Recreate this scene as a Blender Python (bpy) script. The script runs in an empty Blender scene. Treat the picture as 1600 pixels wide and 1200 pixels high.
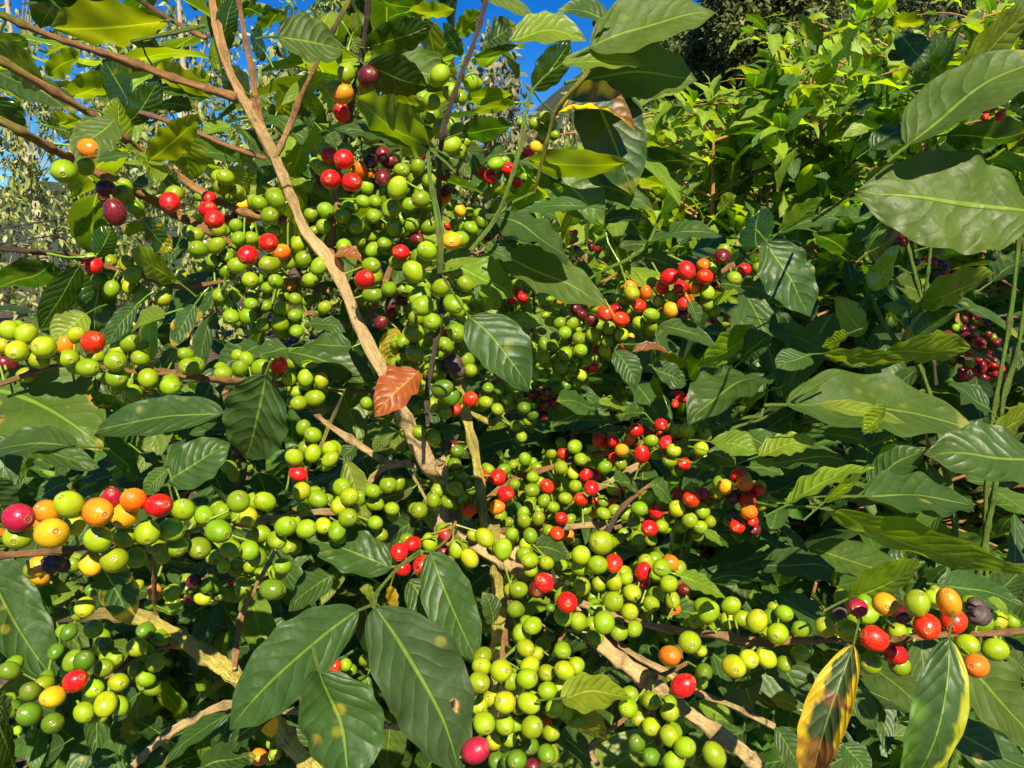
import bpy, math, random
import numpy as np
from mathutils import Vector
C = bpy.context.scene.collection
SC = bpy.context.scene
rng = np.random.default_rng(7)
random.seed(7)

# ---------------------------------------------------------------- camera, sky, sun, exposure
F = 1250.0; PITCH = math.radians(12.0)
cd = bpy.data.cameras.new("camera"); cam = bpy.data.objects.new("camera", cd); C.objects.link(cam)
cam.location = (0, 0, 1.5); cam.rotation_euler = (math.radians(90) - PITCH, 0, 0)
cd.sensor_width = 36; cd.lens = 36 * F / 1600; cd.clip_start = 0.02; cd.clip_end = 3000
SC.camera = cam
SUN_EL = math.radians(46); SUN_AZ = math.radians(168)     # azimuth clockwise from +Y
sdir = Vector((math.sin(SUN_AZ) * math.cos(SUN_EL), math.cos(SUN_AZ) * math.cos(SUN_EL), math.sin(SUN_EL)))
w = bpy.data.worlds.new("World"); SC.world = w; w.use_nodes = True
nt = w.node_tree; bg = nt.nodes['Background']
sky = nt.nodes.new('ShaderNodeTexSky'); sky.sky_type = 'NISHITA'; sky.sun_disc = False
sky.sun_elevation = SUN_EL; sky.sun_rotation = SUN_AZ; sky.altitude = 1800; sky.air_density = 1.0; sky.dust_density = 0.1; sky.ozone_density = 3.0
hs = nt.nodes.new('ShaderNodeHueSaturation'); hs.inputs['Saturation'].default_value = 1.45; hs.inputs['Value'].default_value = 1.0
nt.links.new(sky.outputs[0], hs.inputs['Color']); tn = nt.nodes.new('ShaderNodeMix'); tn.data_type = 'RGBA'; tn.blend_type = 'MULTIPLY'; tn.inputs[0].default_value = 1; tn.inputs[7].default_value = (.50, .88, 1.25, 1)
nt.links.new(hs.outputs[0], tn.inputs[6]); nt.links.new(tn.outputs[2], bg.inputs[0]); bg.inputs[1].default_value = 0.05
sl = bpy.data.lights.new("sun", 'SUN'); sl.energy = 5.0; sl.angle = math.radians(0.5); sl.color = (1.0, 0.91, 0.70)
so = bpy.data.objects.new("sun", sl); C.objects.link(so); so.rotation_euler = sdir.to_track_quat('Z', 'Y').to_euler(); so.location = (1, -3, 6)
SC.view_settings.view_transform = 'Standard'; SC.view_settings.look = 'None'; SC.view_settings.exposure = 0.92; SC.view_settings.gamma = 1
SC.cycles.max_bounces = 6; SC.cycles.diffuse_bounces = 1; SC.cycles.glossy_bounces = 2; SC.cycles.transmission_bounces = 4
SC.cycles.use_denoising = True

# ---------------------------------------------------------------- geometry helpers
O3 = np.array([0, 0, 1.5]); FW = np.array([0, math.cos(PITCH), -math.sin(PITCH)])
UP = np.array([0, math.sin(PITCH), math.cos(PITCH)]); RT = np.array([1.0, 0, 0])
def P(x, y, D):                       # a point of the photograph at depth D (metres)
    x = np.asarray(x, float)[..., None]; y = np.asarray(y, float)[..., None]; D = np.asarray(D, float)[..., None]
    return O3 + D * (FW + RT * (x - 800) / F - UP * (y - 600) / F)
def GD(d): d = np.asarray(d, float); return np.where(d < .72, d, np.where(d < 1.3, .72 + (d - .72) * .62, d - .22))   # squeezes the near tree's layers closer, so the bunches fall less in shade
def nrm(v):
    v = np.asarray(v, float); return v / np.maximum(np.linalg.norm(v, axis=-1, keepdims=True), 1e-9)

class MB:
    def __init__(s): s.v = []; s.f = []; s.uv = []; s.c = []; s.m = []; s.n = 0
    def add(s, v, f, uv=None, c=None, m=None):
        v = np.asarray(v, float).reshape(-1, 3); f = np.asarray(f, int)
        s.v.append(v); s.f.append(f + s.n); k = len(v); s.n += k
        s.uv.append(np.zeros((k, 2)) if uv is None else np.asarray(uv).reshape(-1, 2))
        c = np.ones((k, 3)) if c is None else np.broadcast_to(np.asarray(c, float), (k, 3)); s.c.append(c)
        m = np.zeros((k, 3)) if m is None else np.broadcast_to(np.asarray(m, float), (k, 3)); s.m.append(m)
    def mesh(s, name, mat):
        v = np.concatenate(s.v); uv = np.concatenate(s.uv); c = np.concatenate(s.c); m = np.concatenate(s.m)
        me = bpy.data.meshes.new(name)
        flat = []; tot = []
        for f in s.f: flat.append(f.ravel()); tot.append(np.full(len(f), f.shape[1]))
        flat = np.concatenate(flat).astype(np.int32); tot = np.concatenate(tot).astype(np.int32)
        st = np.concatenate([[0], np.cumsum(tot)[:-1]]).astype(np.int32)
        me.vertices.add(len(v)); me.vertices.foreach_set('co', v.astype(np.float32).ravel())
        me.loops.add(len(flat)); me.loops.foreach_set('vertex_index', flat)
        me.polygons.add(len(tot)); me.polygons.foreach_set('loop_start', st); me.polygons.foreach_set('loop_total', tot)
        me.polygons.foreach_set('use_smooth', np.ones(len(tot), bool))
        ul = me.uv_layers.new(name='UVMap'); ul.data.foreach_set('uv', uv[flat].astype(np.float32).ravel())
        for nm, a in (('Col', c), ('Misc', m)):
            at = me.attributes.new(nm, 'FLOAT_COLOR', 'POINT')
            at.data.foreach_set('color', np.concatenate([a, np.ones((len(a), 1))], 1).astype(np.float32).ravel())
        me.update(calc_edges=True); me.validate(); me.materials.append(mat); return me
    def build(s, name, mat, parent=None):
        org = (np.concatenate(s.v).min(0) + np.concatenate(s.v).max(0)) / 2
        loc = np.zeros(3)
        o = bpy.data.objects.new(name, s.mesh(name, mat)); C.objects.link(o)
        if parent is not None:
            o.parent = parent; o.location = -Vector(parent.location)
        return o
def thing(name, label, cat, loc, group=None):
    o = bpy.data.objects.new(name, None); C.objects.link(o); o.location = [float(q) for q in loc]
    o.empty_display_size = .1; o['label'] = label; o['category'] = cat
    if group: o['group'] = group
    return o
def tag(o, label, cat, group=None):
    o['label'] = label; o['category'] = cat
    if group: o['group'] = group

# ---------------------------------------------------------------- materials
class N:
    def __init__(s, name):
        s.m = bpy.data.materials.new(name); s.m.use_nodes = True; s.t = s.m.node_tree
        s.p = s.t.nodes['Principled BSDF']; s.out = s.t.nodes['Material Output']
    def n(s, k, **kw):
        o = s.t.nodes.new(k)
        for a, b in kw.items():
            if hasattr(o, a): setattr(o, a, b)
            else: o.inputs[a].default_value = b
        return o
    def l(s, a, b): s.t.links.new(a, b)
    def val(s, sock, x):
        if isinstance(x, (int, float)): sock.default_value = x
        else: s.l(x, sock)
    def math(s, op, a, b=0.0, c=0.0):
        o = s.t.nodes.new('ShaderNodeMath'); o.operation = op
        for i, x in enumerate((a, b, c)): s.val(o.inputs[i], x)
        return o.outputs[0]
    def mix(s, fac, a, b, mode='MIX'):
        o = s.t.nodes.new('ShaderNodeMix'); o.data_type = 'RGBA'; o.blend_type = mode
        s.val(o.inputs[0], fac)
        for i, x in ((6, a), (7, b)):
            if isinstance(x, tuple): o.inputs[i].default_value = (*x, 1)
            else: s.l(x, o.inputs[i])
        return o.outputs[2]
    def ss(s, x, lo, hi):
        o = s.t.nodes.new('ShaderNodeMapRange'); o.interpolation_type = 'SMOOTHSTEP'
        s.val(o.inputs[0], x); o.inputs[1].default_value = lo; o.inputs[2].default_value = hi
        return o.outputs[0]
    def noise(s, vec, scale, detail=3, rough=.5):
        o = s.t.nodes.new('ShaderNodeTexNoise'); o.inputs['Scale'].default_value = scale; o.inputs['Detail'].default_value = detail
        o.inputs['Roughness'].default_value = rough
        if vec is not None: s.l(vec, o.inputs['Vector'])
        return o.outputs[0]
def leaf_material(veins=8.0):
    k = N('leaf'); uvn = k.n('ShaderNodeUVMap', uv_map='UVMap'); sx = k.n('ShaderNodeSeparateXYZ'); k.l(uvn.outputs[0], sx.inputs[0])
    u, t = sx.outputs[0], sx.outputs[1]
    v = k.math('ABSOLUTE', k.math('SUBTRACT', k.math('MULTIPLY', u, 2.0), 1.0))
    ca = k.n('ShaderNodeAttribute', attribute_name='Col'); ma = k.n('ShaderNodeAttribute', attribute_name='Misc')
    ms = k.n('ShaderNodeSeparateXYZ'); k.l(ma.outputs['Vector'], ms.inputs[0])
    rnd, spot, dust = ms.outputs
    geo = k.n('ShaderNodeNewGeometry'); pos = geo.outputs['Position']
    # midrib, thinner towards the tip
    midw = k.math('MULTIPLY_ADD', t, -0.035, 0.075)
    mid = k.math('SUBTRACT', 1.0, k.ss(k.math('DIVIDE', v, midw), .45, 1.0))
    # side veins curving forward
    nz = k.noise(pos, 38, 1)
    ph = k.math('SUBTRACT', k.math('MULTIPLY', t, veins), k.math('MULTIPLY', k.math('POWER', v, 1.25), 2.1))
    ph = k.math('ADD', ph, k.math('MULTIPLY', nz, 1.1))
    fr = k.math('ABSOLUTE', k.math('SUBTRACT', k.math('FRACT', ph), .5))        # .5 at a vein
    side = k.math('MULTIPLY', k.ss(fr, .44, .497), k.math('SUBTRACT', 1.0, k.ss(v, .72, .97)))
    vein = k.math('MAXIMUM', mid, k.math('MULTIPLY', side, .16))
    base = ca.outputs['Color']
    n1 = k.noise(pos, 22, 3); n2 = k.noise(pos, 160, 2); 
    hv = k.n('ShaderNodeHueSaturation'); k.l(base, hv.inputs['Color'])
    k.l(k.math('MULTIPLY_ADD', n1, .9, .52), hv.inputs['Value']); k.l(k.math('MULTIPLY_ADD', n2, .03, .485), hv.inputs['Hue'])
    col = k.mix(vein, hv.outputs[0], k.mix(.45, k.mix(1.0, base, (2.0, 1.8, 1.2), 'MULTIPLY'), (.22, .36, .03)))
    # dust film: dull beige-green veil in patches
    dn = k.ss(k.noise(pos, 35, 4, .7), .35, .75)
    col = k.mix(k.math('MULTIPLY', dn, k.math('MULTIPLY', dust, .16)), col, (.16, .17, .085))
    # rust spots: yellow halo, brown heart
    sv = k.n('ShaderNodeTexVoronoi'); sv.inputs['Scale'].default_value = 52; k.l(pos, sv.inputs['Vector'])
    sgate = k.ss(k.noise(pos, 17, 2), .50, .62)
    sm = k.math('MULTIPLY', k.math('SUBTRACT', 1.0, k.ss(sv.outputs['Distance'], .12, .30)), k.math('MULTIPLY', sgate, spot))
    col = k.mix(sm, col, (.42, .36, .02))
    sm2 = k.math('MULTIPLY', k.math('SUBTRACT', 1.0, k.ss(sv.outputs['Distance'], .05, .13)), k.math('MULTIPLY', k.ss(k.noise(pos, 26, 2), .50, .55), spot))
    col = k.mix(sm2, col, (.30, .09, .03))
    # paler, duller underside
    under = k.mix(.5, k.mix(1.0, col, (1.2, 1.15, 1.1), 'MULTIPLY'), k.mix(.25, col, (.20, .30, .10)))
    bf = geo.outputs['Backfacing']
    k.l(k.mix(bf, col, under), k.p.inputs['Base Color'])
    rough = k.math('ADD', k.math('MULTIPLY_ADD', n1, .30, .06), k.math('MULTIPLY', bf, .25))
    k.l(k.math('ADD', rough, k.math('MULTIPLY', dust, .25)), k.p.inputs['Roughness'])
    k.l(k.math('MULTIPLY_ADD', dust, -.65, .55), k.p.inputs['Specular IOR Level'])
    k.l(k.math('MULTIPLY', k.math('SUBTRACT', .75, k.math('MULTIPLY', dust, 1.3)), k.math('SUBTRACT', 1.0, bf)), k.p.inputs['Coat Weight']); k.p.inputs['Coat Roughness'].default_value = .14
    # quilted blade between the veins
    q = k.math('SUBTRACT', k.math('MULTIPLY', k.math('SUBTRACT', 1.0, k.math('POWER', k.math('MULTIPLY', fr, 2.0), 2.2)), k.math('SUBTRACT', 1.0, k.ss(v, .8, 1.0))), k.math('MULTIPLY', mid, 1.3))
    hgt = k.math('ADD', k.math('ADD', q, k.math('MULTIPLY', k.noise(pos, 240, 3), .35)), k.math('MULTIPLY', k.noise(pos, 55, 2), 4.5))
    b = k.n('ShaderNodeBump'); b.inputs['Strength'].default_value = .6; b.inputs['Distance'].default_value = .0012; k.l(hgt, b.inputs['Height'])
    k.l(b.outputs[0], k.p.inputs['Normal'])
    tr = k.n('ShaderNodeBsdfTranslucent'); k.l(k.mix(1.0, col, (4.6, 4.2, 1.0), 'MULTIPLY'), tr.inputs['Color']); mx = k.n('ShaderNodeMixShader'); mx.inputs[0].default_value = .34; k.l(k.p.outputs[0], mx.inputs[1]); k.l(tr.outputs[0], mx.inputs[2])
    k.l(mx.outputs[0], k.out.inputs[0]); return k.m
def cherry_material():
    k = N('cherry'); ca = k.n('ShaderNodeAttribute', attribute_name='Col'); ma = k.n('ShaderNodeAttribute', attribute_name='Misc')
    ms = k.n('ShaderNodeSeparateXYZ'); k.l(ma.outputs['Vector'], ms.inputs[0])
    geo = k.n('ShaderNodeNewGeometry'); pos = geo.outputs['Position']
    n1 = k.noise(pos, 110, 3); n2 = k.noise(pos, 900, 2)
    hv = k.n('ShaderNodeHueSaturation'); k.l(ca.outputs['Color'], hv.inputs['Color'])
    k.l(k.math('MULTIPLY_ADD', n1, .9, .55), hv.inputs['Value']); k.l(k.math('MULTIPLY_ADD', n2, .025, .4875), hv.inputs['Hue'])
    speck = k.math('MULTIPLY', k.ss(n2, .62, .72), .3)
    blem = k.math('MULTIPLY', k.ss(k.noise(pos, 190, 2), .70, .76), .6)
    col = k.mix(speck, hv.outputs[0], (.45, .40, .10))
    col = k.mix(blem, col, (.20, .09, .03))
    k.l(col, k.p.inputs['Base Color'])
    k.l(k.math('ADD', k.math('MULTIPLY_ADD', n1, .14, .20), ms.outputs[0]), k.p.inputs['Roughness'])
    k.p.inputs['Specular IOR Level'].default_value = .45
    k.p.inputs['Subsurface Weight'].default_value = .0
    b = k.n('ShaderNodeBump'); b.inputs['Strength'].default_value = .25; b.inputs['Distance'].default_value = .0006
    k.l(k.math('ADD', n2, k.math('MULTIPLY', k.noise(pos, 300, 3), 1.5)), b.inputs['Height']); k.l(b.outputs[0], k.p.inputs['Normal'])
    return k.m
def bark_material():
    k = N('bark'); ca = k.n('ShaderNodeAttribute', attribute_name='Col'); uvn = k.n('ShaderNodeUVMap', uv_map='UVMap')
    mp = k.n('ShaderNodeMapping'); k.l(uvn.outputs[0], mp.inputs[0]); mp.inputs['Scale'].default_value = (60, 2.2, 1)
    geo = k.n('ShaderNodeNewGeometry'); pos = geo.outputs['Position']
    st = k.noise(mp.outputs[0], 3.0, 4, .65); n1 = k.noise(pos, 90, 4, .65); n3 = k.noise(pos, 32, 3)
    hv = k.n('ShaderNodeHueSaturation'); k.l(ca.outputs['Color'], hv.inputs['Color'])
    k.l(k.math('ADD', k.math('MULTIPLY_ADD', st, 1.6, -.1), k.math('MULTIPLY', n1, 1.1)), hv.inputs['Value'])
    col = k.mix(k.math('MULTIPLY', k.ss(st, .52, .62), .75), hv.outputs[0], k.mix(1.0, ca.outputs['Color'], (1.55, 1.75, 1.9), 'MULTIPLY'))
    col = k.mix(k.math('MULTIPLY', k.math('SUBTRACT', 1.0, k.ss(st, .36, .46)), .7), col, k.mix(1.0, ca.outputs['Color'], (.75, .50, .35), 'MULTIPLY'))
    col = k.mix(k.math('MULTIPLY', k.ss(n3, .55, .68), .5), col, (.36, .28, .07))
    col = k.mix(k.math('MULTIPLY', k.ss(n1, .60, .70), .7), col, (.07, .04, .02))
    k.l(col, k.p.inputs['Base Color']); k.p.inputs['Roughness'].default_value = .8
    b = k.n('ShaderNodeBump'); b.inputs['Strength'].default_value = 1; b.inputs['Distance'].default_value = .006
    k.l(k.math('ADD', st, n1), b.inputs['Height']); k.l(b.outputs[0], k.p.inputs['Normal']); return k.m
def far_material(name):
    k = N(name); ca = k.n('ShaderNodeAttribute', attribute_name='Col'); geo = k.n('ShaderNodeNewGeometry')
    hv = k.n('ShaderNodeHueSaturation'); k.l(ca.outputs['Color'], hv.inputs['Color']); k.l(k.math('MULTIPLY_ADD', k.noise(geo.outputs['Position'], 14, 3), 1.2, .4), hv.inputs['Value'])
    k.l(hv.outputs[0], k.p.inputs['Base Color']); k.p.inputs['Roughness'].default_value = .75
    tr = k.n('ShaderNodeBsdfTranslucent'); k.l(k.mix(1.0, hv.outputs[0], (1.5, 1.5, .8), 'MULTIPLY'), tr.inputs['Color'])
    mx = k.n('ShaderNodeMixShader'); mx.inputs[0].default_value = .3; k.l(k.p.outputs[0], mx.inputs[1]); k.l(tr.outputs[0], mx.inputs[2]); k.l(mx.outputs[0], k.out.inputs[0]); return k.m
def ground_material():
    k = N('soil'); geo = k.n('ShaderNodeNewGeometry'); pos = geo.outputs['Position']
    a = k.noise(pos, 1.3, 6, .7); b_ = k.noise(pos, 14, 5, .7); c_ = k.noise(pos, .06, 5, .6)
    near = k.mix(k.ss(b_, .4, .62), (.035, .022, .014), (.13, .085, .045))
    far = k.mix(k.ss(c_, .36, .46), (.11, .085, .045), (.035, .05, .024))
    far = k.mix(k.ss(a, .42, .55), far, (.022, .035, .014))
    sp = k.n('ShaderNodeSeparateXYZ'); k.l(pos, sp.inputs[0])
    k.l(k.mix(k.ss(sp.outputs[1], 9, 20), near, far), k.p.inputs['Base Color']); k.p.inputs['Roughness'].default_value = .95
    bm = k.n('ShaderNodeBump'); bm.inputs['Strength'].default_value = .8; bm.inputs['Distance'].default_value = .03; k.l(b_, bm.inputs['Height']); k.l(bm.outputs[0], k.p.inputs['Normal']); return k.m
M_LEAF = leaf_material(); M_CH = cherry_material(); M_BARK = bark_material(); M_FAR = far_material('tree_foliage'); M_GR = ground_material()
def plain(name, col, rough):
    k = N(name); geo = k.n('ShaderNodeNewGeometry')
    k.l(k.mix(k.noise(geo.outputs['Position'], 30), tuple(q * .7 for q in col), tuple(q * 1.2 for q in col)), k.p.inputs['Base Color']); k.p.inputs['Roughness'].default_value = rough; return k.m
M_WIRE = plain('cable', (.02, .02, .022), .6)

# ---------------------------------------------------------------- ground and far hill: one sheet
def terrain():
    ys = np.concatenate([np.linspace(-6, 20, 90), np.linspace(22, 260, 90), np.linspace(300, 2500, 12)])
    xs = np.concatenate([np.linspace(-2500, -160, 10), np.linspace(-140, 140, 160), np.linspace(160, 2500, 10)])
    X, Y = np.meshgrid(xs, ys)
    ridge = 3 + 22 / (1 + np.exp(-(X - 11) / 9)) + 26 / (1 + np.exp(-(X - 45) / 15))
    rise = np.clip((Y - 34) / 60, 0, 1); rise = rise * rise * (3 - 2 * rise)
    Z = ridge * rise + .12 * np.clip(Y - 2.5, 0, 8) * np.clip(X / 3, 0, 1) * .5
    Z += rise * (1.6 * np.sin(X * .13 + 1) * np.sin(Y * .09) + .8 * np.sin(X * .31 + Y * .2)) + .02 * np.sin(X * 5) * np.sin(Y * 4.3) * (Y < 20)
    n, m = X.shape; idx = np.arange(n * m).reshape(n, m)
    f = np.stack([idx[:-1, :-1], idx[:-1, 1:], idx[1:, 1:], idx[1:, :-1]], -1).reshape(-1, 4)
    b = MB(); b.add(np.stack([X, Y, Z], -1), f); o = b.build('ground', M_GR); o['kind'] = 'structure'
terrain()
def gz(x, y): return .06 * np.clip(y - 2.5, 0, 8) * np.clip(x / 3, 0, 1)

# ---------------------------------------------------------------- leaf blades
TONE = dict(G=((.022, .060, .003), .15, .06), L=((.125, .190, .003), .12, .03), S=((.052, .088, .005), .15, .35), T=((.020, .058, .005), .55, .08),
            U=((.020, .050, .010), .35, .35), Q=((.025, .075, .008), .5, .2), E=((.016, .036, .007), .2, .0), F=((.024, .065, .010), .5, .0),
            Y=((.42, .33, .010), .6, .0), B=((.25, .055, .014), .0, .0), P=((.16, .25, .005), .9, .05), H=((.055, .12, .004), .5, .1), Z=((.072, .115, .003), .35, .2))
def prof(t): 
    f = np.power(np.clip(t, 0, 1), .62) * np.power(np.clip(1 - t, 0, 1), .78); f = f / .43
    return f * (1 - .35 * np.clip((t - .86) / .14, 0, 1)) + .0
def blade(mb, base, tip, nv, W, tone='G', bend=.08, fold=.12, wave=.10, twist=0.0, sbend=0.0, nu=22, nw=4, holes=(), var=.25, seed=None):
    r = np.random.default_rng(seed if seed is not None else int(rng.integers(1 << 30)))
    base = np.asarray(base, float); tip = np.asarray(tip, float); A = tip - base; L = np.linalg.norm(A); a = A / L
    n0 = nv - a * np.dot(nv, a); n0 /= np.linalg.norm(n0); s0 = np.cross(n0, a)
    ts = np.linspace(0, 1, nu + 1); vs = np.linspace(-1, 1, 2 * nw + 1); T, V = np.meshgrid(ts, vs, indexing='ij')
    ph = r.uniform(0, 6.28, 4); kf = r.uniform(3.0, 4.6)
    edge = 1 + .02 * np.sin(T * 34 + ph[0] + 2 * np.sign(V))
    h = W / 2 * prof(T) * edge + W * .006
    tw = twist * (T - .35); cn = n0 * np.cos(tw)[..., None] + s0 * np.sin(tw)[..., None]; cs = s0 * np.cos(tw)[..., None] - n0 * np.sin(tw)[..., None]
    arch = bend * L * (4 * T * (1 - T)) ; droop = -bend * .5 * L * np.clip(T - .55, 0, 1) ** 2 * 3
    ctr = base + A * T[..., None] + n0 * arch[..., None] + s0 * (sbend * L * 4 * T * (1 - T))[..., None] + n0 * droop[..., None]
    off = fold * np.abs(V) ** 1.15 * h + wave * W * V ** 2 * np.sin(T * 6.28 * kf + ph[1] + (V > 0) * 2.0) * np.clip(prof(T), 0, 1) * .5 \
        + .03 * W * np.sin(T * 9 + ph[2]) * np.sin(V * 3 + ph[3])
    p = ctr + cs * (h * V)[..., None] + cn * off[..., None]
    n, m = T.shape; idx = np.arange(n * m).reshape(n, m)
    f = np.stack([idx[:-1, :-1], idx[:-1, 1:], idx[1:, 1:], idx[1:, :-1]], -1).reshape(-1, 4)
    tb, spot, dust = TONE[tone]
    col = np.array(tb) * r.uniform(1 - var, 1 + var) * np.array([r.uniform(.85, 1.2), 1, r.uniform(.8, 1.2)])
    col = np.broadcast_to(col, (n, m, 3)).copy()
    nz = .12 * np.sin(T * 17 + ph[0]) + .08 * np.sin(T * 41 + ph[1])
    def paint(mask, c): col[:] = col * (1 - mask[..., None]) + np.array(c) * mask[..., None]
    sm = lambda x, lo, hi: (lambda q: q * q * (3 - 2 * q))(np.clip((x - lo) / (hi - lo), 0, 1))
    if tone == 'E':
        paint(sm(np.abs(V) + nz, .56, .62), (.62, .40, .006)); paint(sm(T + nz * 1.5 - .12 * V, .50, .53) * sm(V + nz, -.5, .0), (.16, .045, .022))
        paint(sm(T + nz, .66, .9), (.22, .08, .012))
    if tone == 'F':
        paint(sm(V + nz * .6, .66, .71), (.36, .38, .006)); paint(sm(T + nz, .35, .6) * sm(-V, .2, .8), (.10, .22, .02))  # yellow right margin; glossy sheen of the left half put into colour
    if tone == 'Q':
        paint(sm(T + nz, .78, .92) * .8, (.45, .36, .015)); paint(sm(np.abs(V) + nz * 2, .92, 1.02) * sm(T, .3, .5), (.42, .26, .02)); paint(sm(T, .94, .99), (.25, .10, .04))
    if tone in 'GTSHZ' and r.random() < .4:
        paint(sm(T + nz * .5, .90, 1.0) * .6, (.30, .28, .03)); 
    keep = np.ones(len(f), bool)
    if holes:
        tc = (T[:-1, :-1] + T[1:, 1:]).ravel() / 2; vc = (V[:-1, :-1] + V[1:, 1:]).ravel() / 2
        for (ht, hv_, rt, rv) in holes:
            ang = np.arctan2((vc - hv_) / rv, (tc - ht) / rt); rr = 1 + .22 * np.sin(3 * ang + ph[0]) + .14 * np.sin(7 * ang + ph[1])
            keep &= ((tc - ht) / rt) ** 2 + ((vc - hv_) / rv) ** 2 > rr ** 2
            d = np.sqrt(((T - ht) / rt) ** 2 + ((V - hv_) / rv) ** 2)
            paint(1 - sm(d, 1.12, 1.28), (.34, .16, .03))
    uv = np.stack([V * .5 + .5, T], -1)
    mb.add(p, f[keep], uv, col.reshape(-1, 3), (r.random(), spot * (r.random() < .65), dust * r.uniform(.5, 1.2)))
    return a, n0
def strip(mb, pts, rad, col, sides=7):          # thin petiole
    tube(mb, np.array(pts), np.array(rad), np.array([col] * len(pts)), sides, nodes=False)
def tube(mb, pts, rad, cols, sides=10, nodes=True, rough=.06, seed=0, cap=True):
    r = np.random.default_rng(seed + len(pts)); n = len(pts)
    T = nrm(np.gradient(pts, axis=0)); ref = np.array([.3, -.2, .93]); ref = ref if abs(np.dot(ref, T[0])) < .9 else np.array([1., 0, 0])
    X = [nrm(ref - T[0] * np.dot(ref, T[0]))]
    for i in range(1, n): q = X[-1] - T[i] * np.dot(X[-1], T[i]); X.append(nrm(q))
    X = np.array(X); Yv = np.cross(T, X)
    th = np.linspace(0, 2 * math.pi, sides, endpoint=False); s = np.concatenate([[0], np.cumsum(np.linalg.norm(np.diff(pts, axis=0), axis=1))])
    rr = rad[:, None] * (1 + rough * (r.random((n, sides)) - .5) * 2)
    if nodes:
        sp = r.uniform(.028, .04); ph = r.uniform(0, sp); d = np.abs((s + ph) % sp - sp / 2); bump = np.exp(-((d - sp / 2) / .0028) ** 2)
        rr = rr * (1 + .42 * bump + .10 * np.sin(s * 95 + ph * 99) * np.sin(s * 41))[:, None] * (1 + .10 * np.sin(2 * th[None] + s[:, None] * 70) + .05 * np.sin(5 * th[None] + s[:, None] * 160)); cols = cols * (1 - .55 * bump)[:, None] + np.array([.13, .07, .035]) * .55 * bump[:, None]
    V = pts[:, None] + rr[..., None] * (X[:, None] * np.cos(th)[None, :, None] + Yv[:, None] * np.sin(th)[None, :, None])
    idx = np.arange(n * sides).reshape(n, sides); nx = np.roll(idx, -1, 1)
    f = np.stack([idx[:-1], nx[:-1], nx[1:], idx[1:]], -1).reshape(-1, 4)
    uv = np.stack([np.broadcast_to(np.minimum(th, 2 * math.pi - th) / 6.28 * .5, (n, sides)), np.broadcast_to(s[:, None] * 4, (n, sides))], -1)
    c = np.repeat(cols[:, None], sides, 1).reshape(-1, 3)
    mb.add(V, f, uv, c)
    if cap:
        for k, e in ((0, -1), (n - 1, 1)):
            cen = pts[k] + T[k] * rad[k] * .5 * e; vv = np.concatenate([V[k], cen[None]]); i = np.arange(sides)
            tri = np.stack([i, (i + 1) % sides, np.full(sides, sides)], -1); tri = tri if e > 0 else tri[:, ::-1]
            mb.add(vv, tri, None, np.array([.32, .2, .09]) if rad[k] > .002 else cols[k])
def smooth_line(p, step=.008):
    p = np.asarray(p, float); q = np.vstack([2 * p[0] - p[1], p, 2 * p[-1] - p[-2]]); out = []
    for i in range(1, len(q) - 2):
        m = max(2, int(np.linalg.norm(q[i + 1, :3] - q[i, :3]) / step)); t = np.linspace(0, 1, m, endpoint=False)[:, None]
        a, b, c, d = q[i - 1], q[i], q[i + 1], q[i + 2]
        out.append(.5 * ((2 * b) + (c - a) * t + (2 * a - 5 * b + 4 * c - d) * t ** 2 + (3 * b - a - 3 * c + d) * t ** 3))
    return np.vstack(out + [p[-1:]])
BC = dict(b=(.52, .245, .08), t=(.74, .50, .21), m=(.66, .54, .10), g=(.17, .30, .02), d=(.10, .065, .045), y=(.38, .34, .02), p=(.40, .22, .18))

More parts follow.
